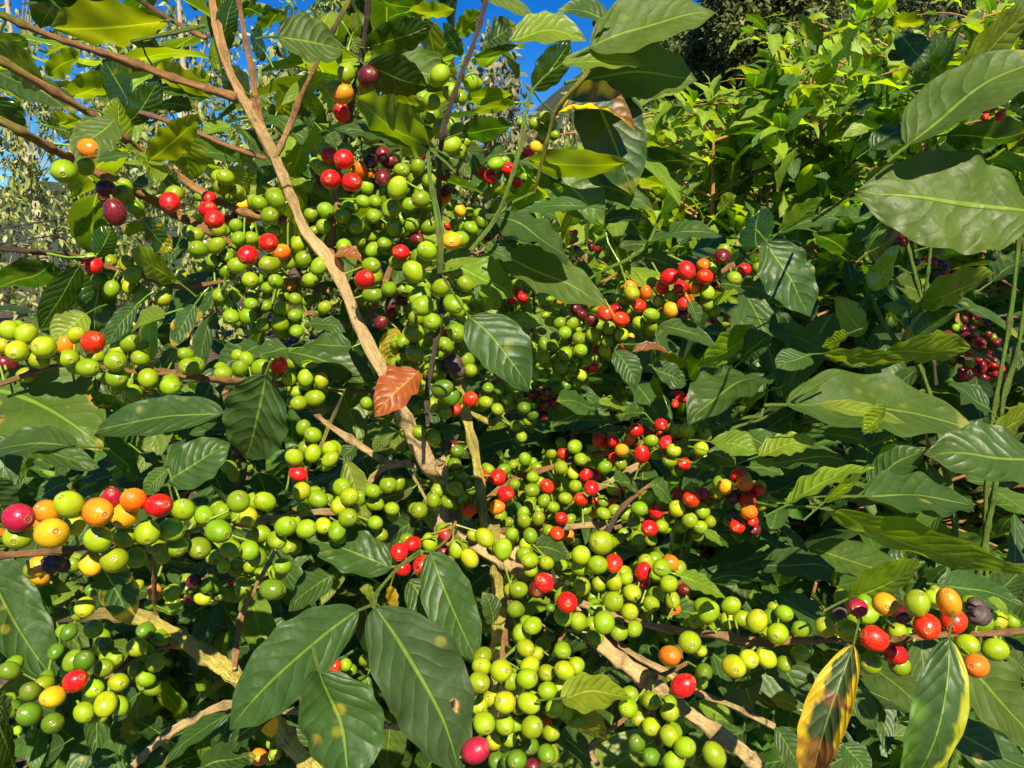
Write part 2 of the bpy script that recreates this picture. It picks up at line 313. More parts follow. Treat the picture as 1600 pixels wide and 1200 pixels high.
# ---------------------------------------------------------------- data traced from the photograph
CH_TXT = """@0 0
400 1070 165 g;555 930 130 a;1410 1110 115 l;1385 1170 110 g;1480 1195 90 g;665 1180 120 d;760 1195 110 g
@1 0
565 455 115 g;700 480 135 d;545 590 125 a;535 705 110 r;460 970 115 r;550 995 125 r;468 1120 130 r;598 1140 130 r;648 1060 100 o;695 1090 70 o;380 1030 85 l;415 1055 105 l;690 1165 90 l;790 960 90 d;835 1010 90 d;715 1010 90 d;790 1110 110 d;730 1150 80 d;910 1065 110 g;1010 1040 105 g;860 1130 80 l;885 1175 130 l;1035 950 100 r;1165 1010 110 g;1175 1090 90 d;1085 1130 100 g;1150 470 130 l;1220 575 120 g;1345 515 110 g;1095 635 120 g;1100 720 100 g;1160 800 120 g;1260 815 100 g;1220 910 120 l;1060 830 100 g;1000 760 80 l;725 850 110 g;1420 1080 80 r;1465 1105 90 r;1500 1025 100 g;1525 985 50 r;1580 985 70 g;1575 1055 90 r;1490 1165 90 g;1030 1195 90 g;1190 1190 80 d
@2 0
140 770 75 g;205 730 80 l;240 785 80 g;198 850 78 g;55 770 60 g;265 845 60 g;150 920 80 y;102 960 75 r;0 1055 60 r;30 1140 70 r;80 1110 60 g
@0 1
665 20 100 d;770 10 120 g;718 125 145 d;850 100 100 g;1062 65 130 r;1300 115 120 r;1340 170 125 r;1365 230 105 l;1430 175 70 r;1305 35 90 r;1525 75 80 y;1240 165 60 l;1495 15 90 l;1590 65 90 l;1565 165 70 o;1240 360 125 g;1355 335 110 g;1420 395 90 g;1220 270 100 g;1330 430 90 g;1475 215 90 g;1490 290 90 g;1570 230 80 g;1565 290 90 g;1550 395 130 r;1480 460 110 g;1565 550 110 l;585 460 110 r;685 430 95 l;790 450 95 l;830 520 110 g;805 590 90 l;880 640 90 g;680 515 95 g;615 560 90 g;700 605 100 g;1140 525 70 l;1165 575 80 g;1020 670 95 l;1250 530 70 l;1040 610 70 g;1370 650 90 g;1465 640 90 g;1570 700 90 g;1590 640 60 g;1420 705 90 g;1545 780 110 g;1445 780 110 g
60 865 125 Y;165 890 140 Y;20 965 110 Y;108 995 140 Y;275 970 150 Y;480 895 105 Y;410 960 110 o;580 940 150 R;245 1050 130 l;430 1040 130 l;600 1030 95 l;550 1100 140 g;810 945 120 g;735 1000 110 l;722 1058 140 g;878 1040 115 g;45 1070 110 d;165 1145 110 l;455 1140 80 l;730 1160 140 g;925 1165 125 g;895 955 60 g;1162 1015 90 g;1180 1092 130 g;1065 1190 120 g;1500 1105 105 g;1540 1045 90 l;1395 1135 110 g;1590 1110 80 g
@1 1
20 70 90 g;125 50 120 g;85 150 115 g;110 245 90 g;35 250 80 g;0 300 60 g;78 318 125 r;160 375 110 o;268 325 100 l;298 420 110 g;395 465 115 g;355 400 70 g;85 452 125 g;195 440 90 g;245 515 95 k;215 585 80 a;338 548 95 g;10 545 80 g;125 560 100 g;180 650 80 g;70 600 80 g;245 670 90 g;325 680 80 g;65 715 80 g;160 730 100 g;245 770 90 g;430 720 90 g;255 870 95 g;150 825 110 g;50 830 90 g;345 140 90 g;435 115 105 g;540 150 105 g;425 215 100 g;630 215 105 g;590 90 100 g;670 60 90 g;640 310 90 g;550 340 100 g;710 275 80 g;740 60 90 g;735 150 100 g;845 105 120 g;960 85 105 g;1032 45 120 g;865 220 110 g;790 205 80 g;970 208 100 g;1078 222 105 g;805 320 95 g;730 360 90 g;885 0 100 g;720 460 120 g;1060 135 80 g;905 378 115 r;680 548 130 r;728 642 110 g;832 607 100 g;915 610 80 g;670 680 70 g;1000 290 100 d;1068 370 135 l;988 500 140 l;975 410 80 l;1180 40 80 o;1222 305 125 y;1275 115 80 y;1200 215 50 r;1330 130 70 g;1395 140 80 g;1250 210 80 g;1340 225 90 g;1410 190 80 g;1300 340 60 g;1420 300 60 g;1450 280 60 d;1500 85 70 g;1245 510 100 l;1310 575 110 g;1155 600 120 g;1318 650 100 g;1042 712 140 g;1232 700 130 g;1050 585 90 g;970 600 80 g;1140 715 90 g;1270 740 110 g;1300 790 90 g;1005 790 110 g;1100 810 120 g;1180 810 60 g;990 880 120 g;1255 880 130 g;920 930 90 g;1095 910 95 g;1060 940 90 g;1180 955 110 g;1275 955 80 g;995 1010 120 g;920 1045 90 g;970 1110 100 g;1090 1120 110 g;1150 1010 60 g;1195 880 50 r;1035 1175 90 g;840 695 80 k;845 750 80 d;780 820 90 d;910 670 70 d
1425 565 60 o;1590 680 50 r;1430 640 80 g;1440 700 90 g;1340 1115 90 g;1350 1020 60 g;1320 1050 80 k;1235 1070 120 k;1270 1120 100 k;1190 1090 90 k;25 1098 110 g;140 1080 118 r;230 1070 85 g;335 1095 105 g;310 1160 105 g;410 1180 100 Y;205 1170 90 l
@2 1
30 570 65 g;85 575 50 g;120 580 45 g;40 625 60 r;70 662 60 r;10 680 50 r;205 705 60 g;185 660 50 g;240 670 45 g;300 685 45 y;285 640 50 g;365 715 60 g;318 750 55 g;275 610 50 r;230 810 55 g;150 740 50 g;210 770 50 g;185 870 55 g;80 870 70 g;60 900 60 g;400 730 70 d;440 770 70 d;470 700 50 r
1315 402 110 d;1452 485 90 r;1388 542 100 l;1538 478 75 g;985 530 110 r;1092 490 120 r;1195 455 90 o;1205 530 110 R;1275 575 70 d;938 598 90 r;1055 595 95 r;1142 600 85 o;1000 645 80 l;1222 628 95 l;1080 688 105 R;1065 765 90 d;993 735 105 y;1220 700 95 g;875 565 70 l;748 630 105 l;740 590 90 o;838 625 85 o;918 680 80 l;685 680 75 l;795 708 95 R;720 735 75 g;872 768 98 g;875 845 90 g;792 818 90 l;945 765 80 g;650 735 80 r;585 755 110 R;680 795 105 R;605 850 90 l;685 893 92 l;510 890 95 l;595 935 85 g;530 940 60 Y;580 995 80 Y;605 1030 60 l;500 800 90 d;745 900 40 y;700 965 50 r;525 1000 60 r;500 1095 70 r;520 1050 40 o;530 1080 40 y
330 880 90 g;300 820 80 g;375 820 90 g;420 915 95 g;330 935 75 g;255 960 85 g;200 950 80 g;335 1010 95 g;428 990 95 g;195 1030 95 g;275 1040 70 g;390 1055 80 g;465 1055 75 g;125 980 80 g;120 1055 80 g;140 1135 85 g;215 1135 75 g;270 1165 80 g;305 1090 90 g;370 1100 80 g;430 1145 80 Y;365 1150 50 l;395 1185 70 g;310 1170 60 g;265 905 60 g;400 860 80 g
@0 2
80 20 90 l;545 10 80 g;730 0 120 g;835 55 110 g;930 0 90 g;1065 15 130 g;1430 520 90 l;1490 430 60 d
115 835 185 m;295 800 160 o;435 755 180 Y;455 880 140 Y;612 800 185 o;700 715 130 m;835 725 165 o;990 760 175 r;780 820 165 y;1145 785 150 l;1275 820 120 g;1380 800 120 g;1490 735 145 g;1590 730 60 g;1550 825 120 Y;115 950 185 l;325 935 210 y;270 860 120 a;615 970 180 l;780 955 140 l;920 930 165 l;1072 910 155 l;1365 920 165 g;1245 1025 150 g;1105 1015 140 g;975 1010 120 g;1015 1080 100 g;715 1100 175 l;850 1085 130 g;565 1130 140 y;330 1120 150 k;390 1130 100 k;240 1140 130 y;460 1130 90 g;0 930 60 a;1440 1030 130 g;1555 1040 130 g;1595 950 100 g;1400 1140 90 Y;1470 1140 90 g;1560 1140 80 g;1390 1060 100 g;10 860 40 y;200 850 80 r
@1 2
215 10 70 l;250 50 80 g;310 0 90 g;410 10 100 g;365 88 110 g;268 120 98 g;355 320 115 g;355 435 110 l;463 410 110 l;462 470 100 l;238 458 120 l;262 562 105 r;285 670 118 l;385 718 120 g;445 720 80 g;300 780 90 g;535 645 118 l;585 705 120 l;525 765 120 Y;575 835 125 g;55 733 130 l;185 890 140 l;315 907 130 l;420 885 105 Y;507 915 115 g;130 975 125 g;30 935 120 l;0 815 60 g;205 1020 100 g;165 1140 120 g;30 1180 80 g;10 1060 70 g;120 1190 70 l
1035 10 90 g;1015 300 100 g;1105 335 110 g;940 285 100 g;1165 30 130 n;1220 75 120 n;985 150 90 n;690 120 80 g;750 140 70 g;1100 130 90 g;1165 115 80 g;1180 180 90 g;1340 95 100 R;1237 157 95 R;1432 115 90 g;1510 83 65 g;1508 158 82 g;1395 50 60 g;1450 25 80 g;1525 30 80 n;1575 90 80 n
825 628 112 g;730 670 105 g;850 780 100 g;745 868 95 g;978 1000 100 r;1085 990 110 l;895 1050 118 r;915 1150 110 r;1040 1130 118 r;1185 940 90 r;1170 1045 80 d;1255 1030 105 g;1335 1090 110 Y;1110 730 95 g;1045 775 60 g;1020 790 110 g;1245 655 105 g;1200 735 90 g;1285 705 85 g;1245 750 80 g;1345 665 60 g;1330 788 95 R;1408 578 88 R;1512 580 110 r;1550 535 80 g;1455 535 70 g;1590 485 60 g;1560 685 110 r;1505 770 100 a;1575 865 70 g;1430 960 120 l;1360 945 80 l;1545 1035 120 l;1485 1010 80 l;1590 935 50 g;1280 580 90 n;1240 500 90 n;1260 420 90 n;1230 390 80 d
@2 2
135 65 80 d;215 60 90 d;250 110 80 d;200 135 80 d;195 200 70 d;75 150 90 n;130 190 80 n;100 230 70 g;20 260 70 g;55 290 60 g;60 330 70 g;115 280 60 g;45 75 60 g;330 15 80 n;400 15 60 g;280 30 80 n
1015 55 40 r;1050 60 45 r;1045 90 50 R;1085 95 45 r;1020 125 50 R
307 370 72 g;245 440 70 g;392 392 95 g;318 438 82 R;305 523 95 g;380 485 65 g;430 470 90 l;380 560 80 Y;545 350 90 r;630 355 85 r;573 402 75 a;735 350 78 o;685 415 92 y;638 460 80 R;580 520 90 g;680 500 80 g;775 290 95 r;740 300 60 r;850 310 70 r;930 255 90 r;925 305 70 r;840 340 70 r;870 358 90 l;970 370 110 r;810 440 110 r;900 440 80 g;1010 415 100 l;985 480 100 l;980 305 60 l;1030 300 80 l;1100 290 100 l;1155 290 50 o;1205 318 95 g;1095 410 70 l;1180 405 100 l;1078 500 90 r;1030 545 80 g;840 515 60 l
10 505 70 g;80 470 85 g;85 525 75 g;150 520 70 g;15 470 50 g;130 585 85 g;175 615 70 g;15 630 75 g;125 665 98 g;218 640 90 R;275 625 70 g;68 700 65 g;110 755 75 g;200 730 90 g;255 770 90 g;335 715 90 g;395 638 90 g;458 572 80 r;525 568 60 R;497 650 100 r;430 722 95 R;5 680 40 r;70 810 85 g;75 855 95 g;165 840 95 g;165 785 70 g;0 940 90 g;115 950 100 g;85 1005 80 l;308 840 90 r;280 935 95 R;350 945 70 o;385 915 40 r
628 655 80 Y;660 670 50 R;530 730 70 R;568 733 78 g;572 810 90 g;640 790 80 g;515 810 60 y;625 735 50 R;850 710 90 g;795 780 110 g;910 740 100 g;712 815 75 g;762 868 85 g;900 798 95 r;860 900 115 r;935 890 90 l;783 962 95 g;870 975 80 l
1045 695 85 r;1190 690 100 m;1120 718 115 R;1030 780 110 Y;1190 790 105 l;1110 852 105 l;1050 885 80 l;1175 895 95 l;1235 860 80 l;1415 575 110 r;1455 622 105 a;1330 643 105 y;1280 680 90 Y;1533 658 90 r;1385 705 95 d;1473 732 110 r;1378 822 85 k;1480 800 115 o;1500 855 80 r;1407 890 105 R
560 990 160 l;620 990 80 g;660 970 75 g;430 1070 125 l;425 1145 120 l;535 1130 130 l;635 1120 115 R;110 1100 110 l;115 1165 100 l;215 1120 100 l;280 1130 80 l;835 1120 110 l;935 1150 120 l;990 1120 110 o;820 1170 110 r;700 1180 100 l;745 1160 60 a;205 1190 80 r;590 900 60 g
@1 3
95 85 140 n;120 0 60 l;490 565 90 R;560 555 85 g;540 635 80 l;560 685 70 r;680 525 80 g;375 590 60 d;20 1130 110 o;100 1045 75 l;120 1110 80 g;1590 90 80 l;1410 565 130 l;1395 665 140 l;1530 590 140 l;1325 720 130 l;1475 765 120 Y;1390 805 120 Y;1555 790 140 Y;1425 920 145 l;1555 930 130 l;1485 1035 100 Y;1375 1090 180 m;1580 1020 100 l;1520 440 70 g;1590 1160 130 n;1590 660 110 l;1500 1150 100 n
@2 3
40 85 110 g;200 45 130 r;345 165 140 r;20 210 110 g;435 65 120 l;545 50 100 l;640 40 110 l;715 15 90 l;815 20 100 r;900 0 80 l;980 50 120 l;1070 85 80 d;750 105 120 l;630 160 130 l;900 115 110 l;870 175 110 l;1003 150 95 l;1010 205 90 a;735 225 115 l;800 195 80 l;840 260 80 l;575 290 145 l;765 330 100 l;670 355 100 l;415 285 120 l;320 255 120 l;500 300 100 g;520 380 110 g;235 380 70 n;130 310 120 g;50 360 110 l;85 450 110 l;150 490 90 l;315 465 115 l;330 590 130 l;400 560 110 l;110 560 120 l;95 640 130 l;215 605 110 l;300 690 100 l;20 690 95 l;222 715 120 l;145 760 90 l;105 795 130 l;265 825 120 l;330 845 110 l;125 945 140 l;200 910 90 o;0 780 70 l;0 910 60 g;20 1010 90 l;245 980 110 l;110 1060 120 n;215 1110 120 n;30 1150 130 n;130 1190 100 d
240 200 60 n;1230 225 130 l;1370 185 125 l;1155 280 110 l;1350 275 100 l;1440 265 110 g;1530 280 140 Y;1110 415 150 l;985 500 145 a;1385 565 160 Y;1480 520 130 Y;1590 515 120 Y;1590 360 80 l;1070 685 155 r;1200 600 110 n;1185 470 70 l;725 825 130 l;872 780 118 l;985 850 125 l;800 885 110 l;870 940 120 l;985 1000 135 l;1080 1070 140 l;780 1045 110 n;870 1130 120 n;1010 1160 140 l;1265 1120 150 l;1055 890 60 g;1160 190 60 l
@3 3
30 205 80 l;100 235 110 g;60 360 140 l;10 515 90 l;200 335 110 g;200 480 110 l;65 490 50 l;355 320 130 Y;440 215 110 k;560 200 130 m;620 240 130 l;500 340 150 l;730 175 160 y;840 240 120 d;930 170 170 l;1020 130 80 l;1130 165 170 a;1160 280 165 R;990 315 170 R;805 345 110 l;665 390 165 R;795 485 140 r;635 545 150 g;1300 185 120 k;1325 250 140 k;1390 370 100 k;1440 275 110 Y;1245 428 140 l;1420 460 150 l;1300 560 155 a;1130 505 110 l;1135 620 110 l
@0 3
245 0 110 y;530 195 125 Y;570 90 80 n;860 60 80 g;965 90 90 a;1075 105 110 l;1165 75 90 n;1190 150 70 d;1210 30 90 d;1265 140 90 Y;1330 155 60 Y;1340 65 90 n;1430 120 80 g;1520 80 100 g;1510 40 80 l;1290 60 90 n;1100 170 70 n;585 330 120 g;910 340 110 n;1005 385 110 g;855 445 130 l;972 540 120 l;912 640 110 l;715 515 110 l;650 575 120 g;525 530 130 n;410 600 80 g;470 655 150 r;740 665 130 l;585 705 130 l;330 755 145 y;190 725 130 n;180 865 150 n;65 830 120 n;525 850 130 l;660 800 140 l;745 790 90 l;640 870 80 l;330 920 140 n;430 350 100 n;660 430 100 n;350 470 90 n;290 640 90 n;60 590 120 n;940 180 70 n;110 965 55 l;195 985 50 l;1055 540 50 g;1075 562 40 g;1045 610 35 g;1050 655 38 g;1005 632 36 g;1010 665 30 g;1085 612 30 g;1115 550 35 g;975 665 30 g;1025 580 30 g"""
LF_TXT = """@0 0
1040 130 320 180 240 .75 112 L;170 245 -60 240 90 .7 100 G;290 465 510 330 160 .8 110 L;270 510 -60 300 200 .6 130 L;-50 430 470 700 170 .65 80 G;-60 520 180 600 70 .8 120 L;-60 600 120 830 220 .7 140 G;520 750 310 770 100 .8 120 L;430 610 720 480 160 .8 120 L;800 640 640 370 200 .75 150 G;790 780 1000 480 170 .74 160 G;770 900 730 600 150 .7 150 L;720 750 475 1000 220 .6 40 S;930 1000 1240 715 190 .68 130 L;850 930 980 1140 190 .7 60 L;1110 810 1190 1130 250 .75 150 L;980 450 1320 590 180 .8 110 L;1150 470 1310 520 110 .85 110 L;1560 590 1370 460 200 .75 160 G;1370 440 1330 230 80 .8 150 L;1390 240 1470 -40 120 .8 150 G;1500 40 1650 90 110 .9 110 G;1440 790 1270 840 110 .85 60 L;1500 800 1600 960 160 .8 50 G;810 975 590 1000 70 .7 70 G;1020 1100 1130 1220 140 .7 60 G;1430 1050 1560 1200 120 .8 120 L;940 560 1400 600 90 .82 80 G;990 660 1200 680 100 .85 80 G;1500 980 1600 1160 110 .8 130 L;800 1150 940 1170 120 .8 50 G;310 790 480 870 120 .85 60 G
@1 0
130 230 548 312 300 .62 40 S;600 220 655 105 100 .8 130 L;590 220 665 370 100 .8 40 S;680 300 1100 160 190 .68 140 G;690 400 1260 500 270 .74 30 S;690 410 1075 545 240 .66 150 G;760 420 1070 550 120 .72 20 S;760 -10 1060 60 100 .75 110 G;950 75 1245 65 90 .75 115 L;1290 350 1165 140 90 .7 130 G;1240 220 1420 80 120 .8 130 L;1440 290 1620 150 160 .75 50 G;1360 360 1640 280 50 .7 100 G;1085 930 610 620 290 .48 125 L;1020 900 490 800 130 .49 60 G;130 700 240 490 160 .9 130 L;290 900 200 1130 150 .78 130 L;80 720 290 900 200 .8 60 G;420 480 500 690 120 .85 120 L;290 640 420 690 80 .85 120 L;305 800 380 720 80 .85 40 G;410 810 500 920 80 .85 50 G;240 1120 340 1200 90 .8 50 L;620 940 945 905 100 .7 75 G;880 560 1060 700 170 .85 130 L;1310 610 1610 590 100 .8 120 L;1620 640 1340 700 70 .8 120 L;1290 830 1610 780 150 .7 125 G;1300 890 1420 1130 160 .75 60 G;1550 960 1410 1000 120 .8 50 G;1210 980 1340 1110 70 .72 50 S;150 60 20 200 130 .85 120 G;60 330 -30 190 130 .85 110 G;380 150 300 380 150 .9 130 L;520 400 440 250 120 .9 120 G
@2 0
610 145 290 60 120 .7 65 G;600 120 535 180 90 .7 110 G;-20 260 462 240 170 .65 60 L;490 300 1270 70 300 .6 50 S;490 310 680 230 120 .61 120 G;450 490 1158 490 320 .66 42 S;310 400 840 410 120 .6 80 L;130 560 370 250 180 .62 150 G;470 490 760 1210 380 .78 25 G;270 715 775 795 140 .62 60 E;660 650 825 690 90 .9 60 G;100 1000 740 1020 170 .62 105 L;150 1010 580 1400 290 .68 30 H;40 1010 330 1170 90 .66 60 G;770 1090 990 1170 140 1.0 120 L
@3 0
1170 480 1700 -20 180 .75 105 L;870 910 1750 330 340 .7 50 S;1650 1330 550 1200 600 .72 28 Z;1120 840 1650 830 180 .7 110 G;640 930 900 790 140 1.2 40 G;800 210 1010 440 160 1.4 40 G;1010 340 1110 495 100 1.4 120 L;750 120 1000 150 90 1.5 110 L;1500 130 1700 250 130 .8 60 G;880 300 760 380 120 1.4 110 G;530 700 680 640 120 1.3 60 G;340 280 180 90 90 1.8 120 L
@0 1
330 440 -80 600 260 .65 105 G;500 460 250 860 170 .65 150 G;600 400 700 200 140 .65 150 G;640 480 590 880 230 .68 150 G;540 760 320 930 180 .66 30 L;860 700 650 960 120 .66 40 G;1100 550 820 360 140 .66 120 L;890 170 1080 380 130 .7 130 Q;1170 300 1010 450 120 .75 50 G;1440 510 1010 830 250 .6 60 G;1220 700 1075 970 120 .6 40 Q;1440 510 1215 820 90 .6 50 Q;1040 760 810 880 100 .65 70 L;1110 980 1010 1110 120 .7 50 G;1620 960 1350 1120 180 .75 40 G;1350 740 1250 1130 110 .8 40 G;-170 1220 635 1595 560 .47 28 H;900 180 800 280 90 .75 120 L;980 400 800 420 80 .75 60 G
@1 1
490 400 668 440 90 .74 60 B;1020 1120 740 1400 240 .66 25 B;1180 450 1615 650 190 .58 55 L;1330 780 1710 1245 330 .6 22 T;880 850 850 1095 150 .8 20 Y;180 990 760 1170 190 .7 50 G;600 970 290 960 130 .74 50 G;200 980 0 1030 130 .74 50 G;1440 350 1600 430 80 .7 50 G;300 830 560 870 90 .8 60 G;1290 460 1180 450 60 .6 60 L
@2 1
480 90 30 125 90 .75 60 G;-100 150 380 450 300 .72 85 G;-60 400 592 712 260 .75 42 S;570 190 850 170 100 .85 70 G;870 310 1310 265 110 .8 70 G;930 130 1070 -20 90 .8 120 L;860 330 670 340 110 .85 60 G;750 400 1040 480 120 .85 50 G;1530 350 1560 90 230 .8 150 G;1110 680 1170 820 80 .8 40 G;910 840 1280 960 110 .8 60 G;640 990 780 1230 150 .75 30 G;880 1100 1090 1200 140 .8 40 G;1530 850 1160 1090 150 .85 110 L;1450 1040 1620 900 180 .85 40 G;1300 580 1620 650 100 .8 65 G;0 790 190 830 90 .9 60 L;1290 130 1400 20 90 1.0 120 L;900 1040 1100 1090 100 .85 100 L;750 1000 990 1010 60 .78 60 B
@3 1
-10 310 270 775 300 .75 30 T;590 900 430 650 160 .9 35 L;640 610 830 330 140 .85 130 L;950 690 1410 510 210 .85 120 L;920 900 1290 715 120 .85 70 G;730 1000 1268 975 170 .8 115 L;340 1010 870 1060 100 .8 110 L;500 885 340 970 80 .8 110 L;260 1020 50 1100 150 .8 40 G;60 260 350 40 110 1.0 120 L;60 260 470 165 90 1.0 70 G;300 250 580 430 240 1.1 120 G;620 380 830 230 160 1.1 120 G;120 530 1180 690 10 1 60 G;720 720 860 750 60 .9 60 L;840 920 1000 740 60 .9 120 L;960 640 780 560 180 1.0 40 S;1400 560 1700 380 200 1.1 60 G;1020 340 1350 300 180 1.1 100 G
@3 2
110 130 1315 285 350 .75 52 S;-60 450 300 350 130 .7 50 L;500 480 -60 540 160 .72 55 G;1700 500 985 430 340 .65 40 G;640 640 980 400 180 .68 50 G;600 700 1290 755 260 .62 60 T;390 790 1650 1200 190 .62 102 L;500 1340 980 1110 200 .6 120 L;130 750 660 515 140 .62 70 P;350 740 640 500 70 .62 110 L;740 130 590 300 100 .64 110 L;1380 330 1650 170 240 .9 120 L;700 480 860 400 100 .75 30 L;-60 1150 420 1150 170 .8 60 G;1390 170 1130 0 120 .9 60 G;420 700 1080 740 150 .75 60 S;320 130 860 240 90 .66 75 L;340 310 640 370 90 .75 50 G
@0 2
1400 180 570 290 220 .62 45 T;1660 -60 1530 475 430 .55 20 T;1050 610 1440 370 260 .6 30 T;480 390 -80 420 150 .5 60 G;-60 600 60 860 220 .55 30 T;600 320 860 590 300 .72 60 G;1050 530 900 690 110 .6 40 S;440 610 220 720 110 .7 50 G;700 570 480 690 130 .8 50 G;570 150 700 280 120 .7 40 G;700 700 500 660 90 .8 110 L;880 430 1010 540 70 .8 60 G
@1 2
560 480 690 890 160 .75 30 L;850 1150 300 950 260 .7 30 G;1000 850 770 1070 190 .8 40 G;1090 1050 1390 1740 310 .65 22 T;980 650 740 750 110 .8 50 S;620 380 510 500 100 .8 40 G;860 310 730 420 90 .78 40 S;650 1180 450 1090 120 .72 50 G;0 550 140 900 200 .85 50 G
@2 2
530 170 280 100 260 .95 60 G;700 130 560 150 120 .9 60 L;830 180 640 200 120 .85 60 G;680 340 510 290 170 .85 60 G;0 360 100 600 120 .95 50 G;1240 360 1540 430 190 .7 60 L;1600 -50 1100 230 420 .85 55 G;1230 260 1110 180 130 .85 40 G;1220 420 1400 500 120 .75 40 G;1130 490 1260 540 110 .75 60 T;990 720 860 620 110 .8 50 G;120 1010 370 1080 150 .8 45 G;940 50 860 0 100 .9 100 L;720 100 740 30 80 .95 40 G;1480 520 1700 560 110 .7 50 G;1450 330 1700 450 140 .75 50 G;520 150 240 260 200 .95 80 G;640 600 780 640 100 .85 60 G;1450 800 1560 920 190 .8 40 G;1200 920 1320 1010 60 .75 50 L
@1 3
640 215 -170 960 400 .58 25 T;740 200 1285 1245 520 .55 15 U;390 590 600 1350 520 .53 35 T;960 20 1145 360 220 .7 20 G;480 0 200 220 190 .7 40 G;700 620 640 890 140 .75 30 L;840 60 880 240 70 .68 120 Y;730 150 650 80 80 .7 50 L;60 870 100 1010 110 .68 20 Y;1480 300 1420 100 120 .8 40 G
@2 3
300 765 745 750 230 .62 50 P;310 790 590 1010 200 .64 120 L;920 210 1380 320 130 .6 50 Q;1050 0 1340 137 110 .62 60 L;1240 470 1520 850 340 .75 30 G;460 420 760 650 200 .85 40 G;300 1000 500 1150 180 .8 50 G;1450 970 1110 1190 240 .7 40 G;1150 800 1390 910 110 .72 40 L;1120 60 1600 20 120 .8 60 G;640 460 540 620 180 .85 40 G;1080 880 1190 950 90 .7 40 G;60 1200 320 1100 160 .8 40 G;1600 560 1400 700 140 .75 50 G
@3 3
535 430 250 1350 250 .5 8 E;1130 390 850 1360 290 .46 12 F;1150 480 1700 1080 340 .62 35 S;1060 900 1700 1230 240 .66 30 T;480 700 680 960 150 .7 30 G;470 1050 640 1250 160 .68 30 G;50 950 200 1220 160 .7 30 G;190 830 20 760 110 .72 40 L;-30 470 240 800 320 .75 50 G;1500 220 1375 150 70 .6 60 L;390 340 40 110 170 .8 50 G;1100 60 1600 180 200 1.0 50 G;1500 500 1650 620 120 .7 50 S
@0 3
-130 -200 370 680 330 .5 22 T;620 -80 815 310 220 .55 30 Q;1430 870 1000 1200 110 .6 50 G;1250 1200 1600 1120 220 .6 50 G;1700 880 1420 1060 150 .62 60 G;860 740 700 880 130 .9 50 G;1220 220 1110 300 100 .9 50 G;1100 240 1000 190 100 .7 50 L;0 950 90 1200 160 .6 100 G;400 1050 300 1150 120 .9 50 G;740 1110 580 1200 140 .8 50 G;-60 780 60 900 120 .55 60 G;1040 1020 820 900 140 1.0 50 G"""
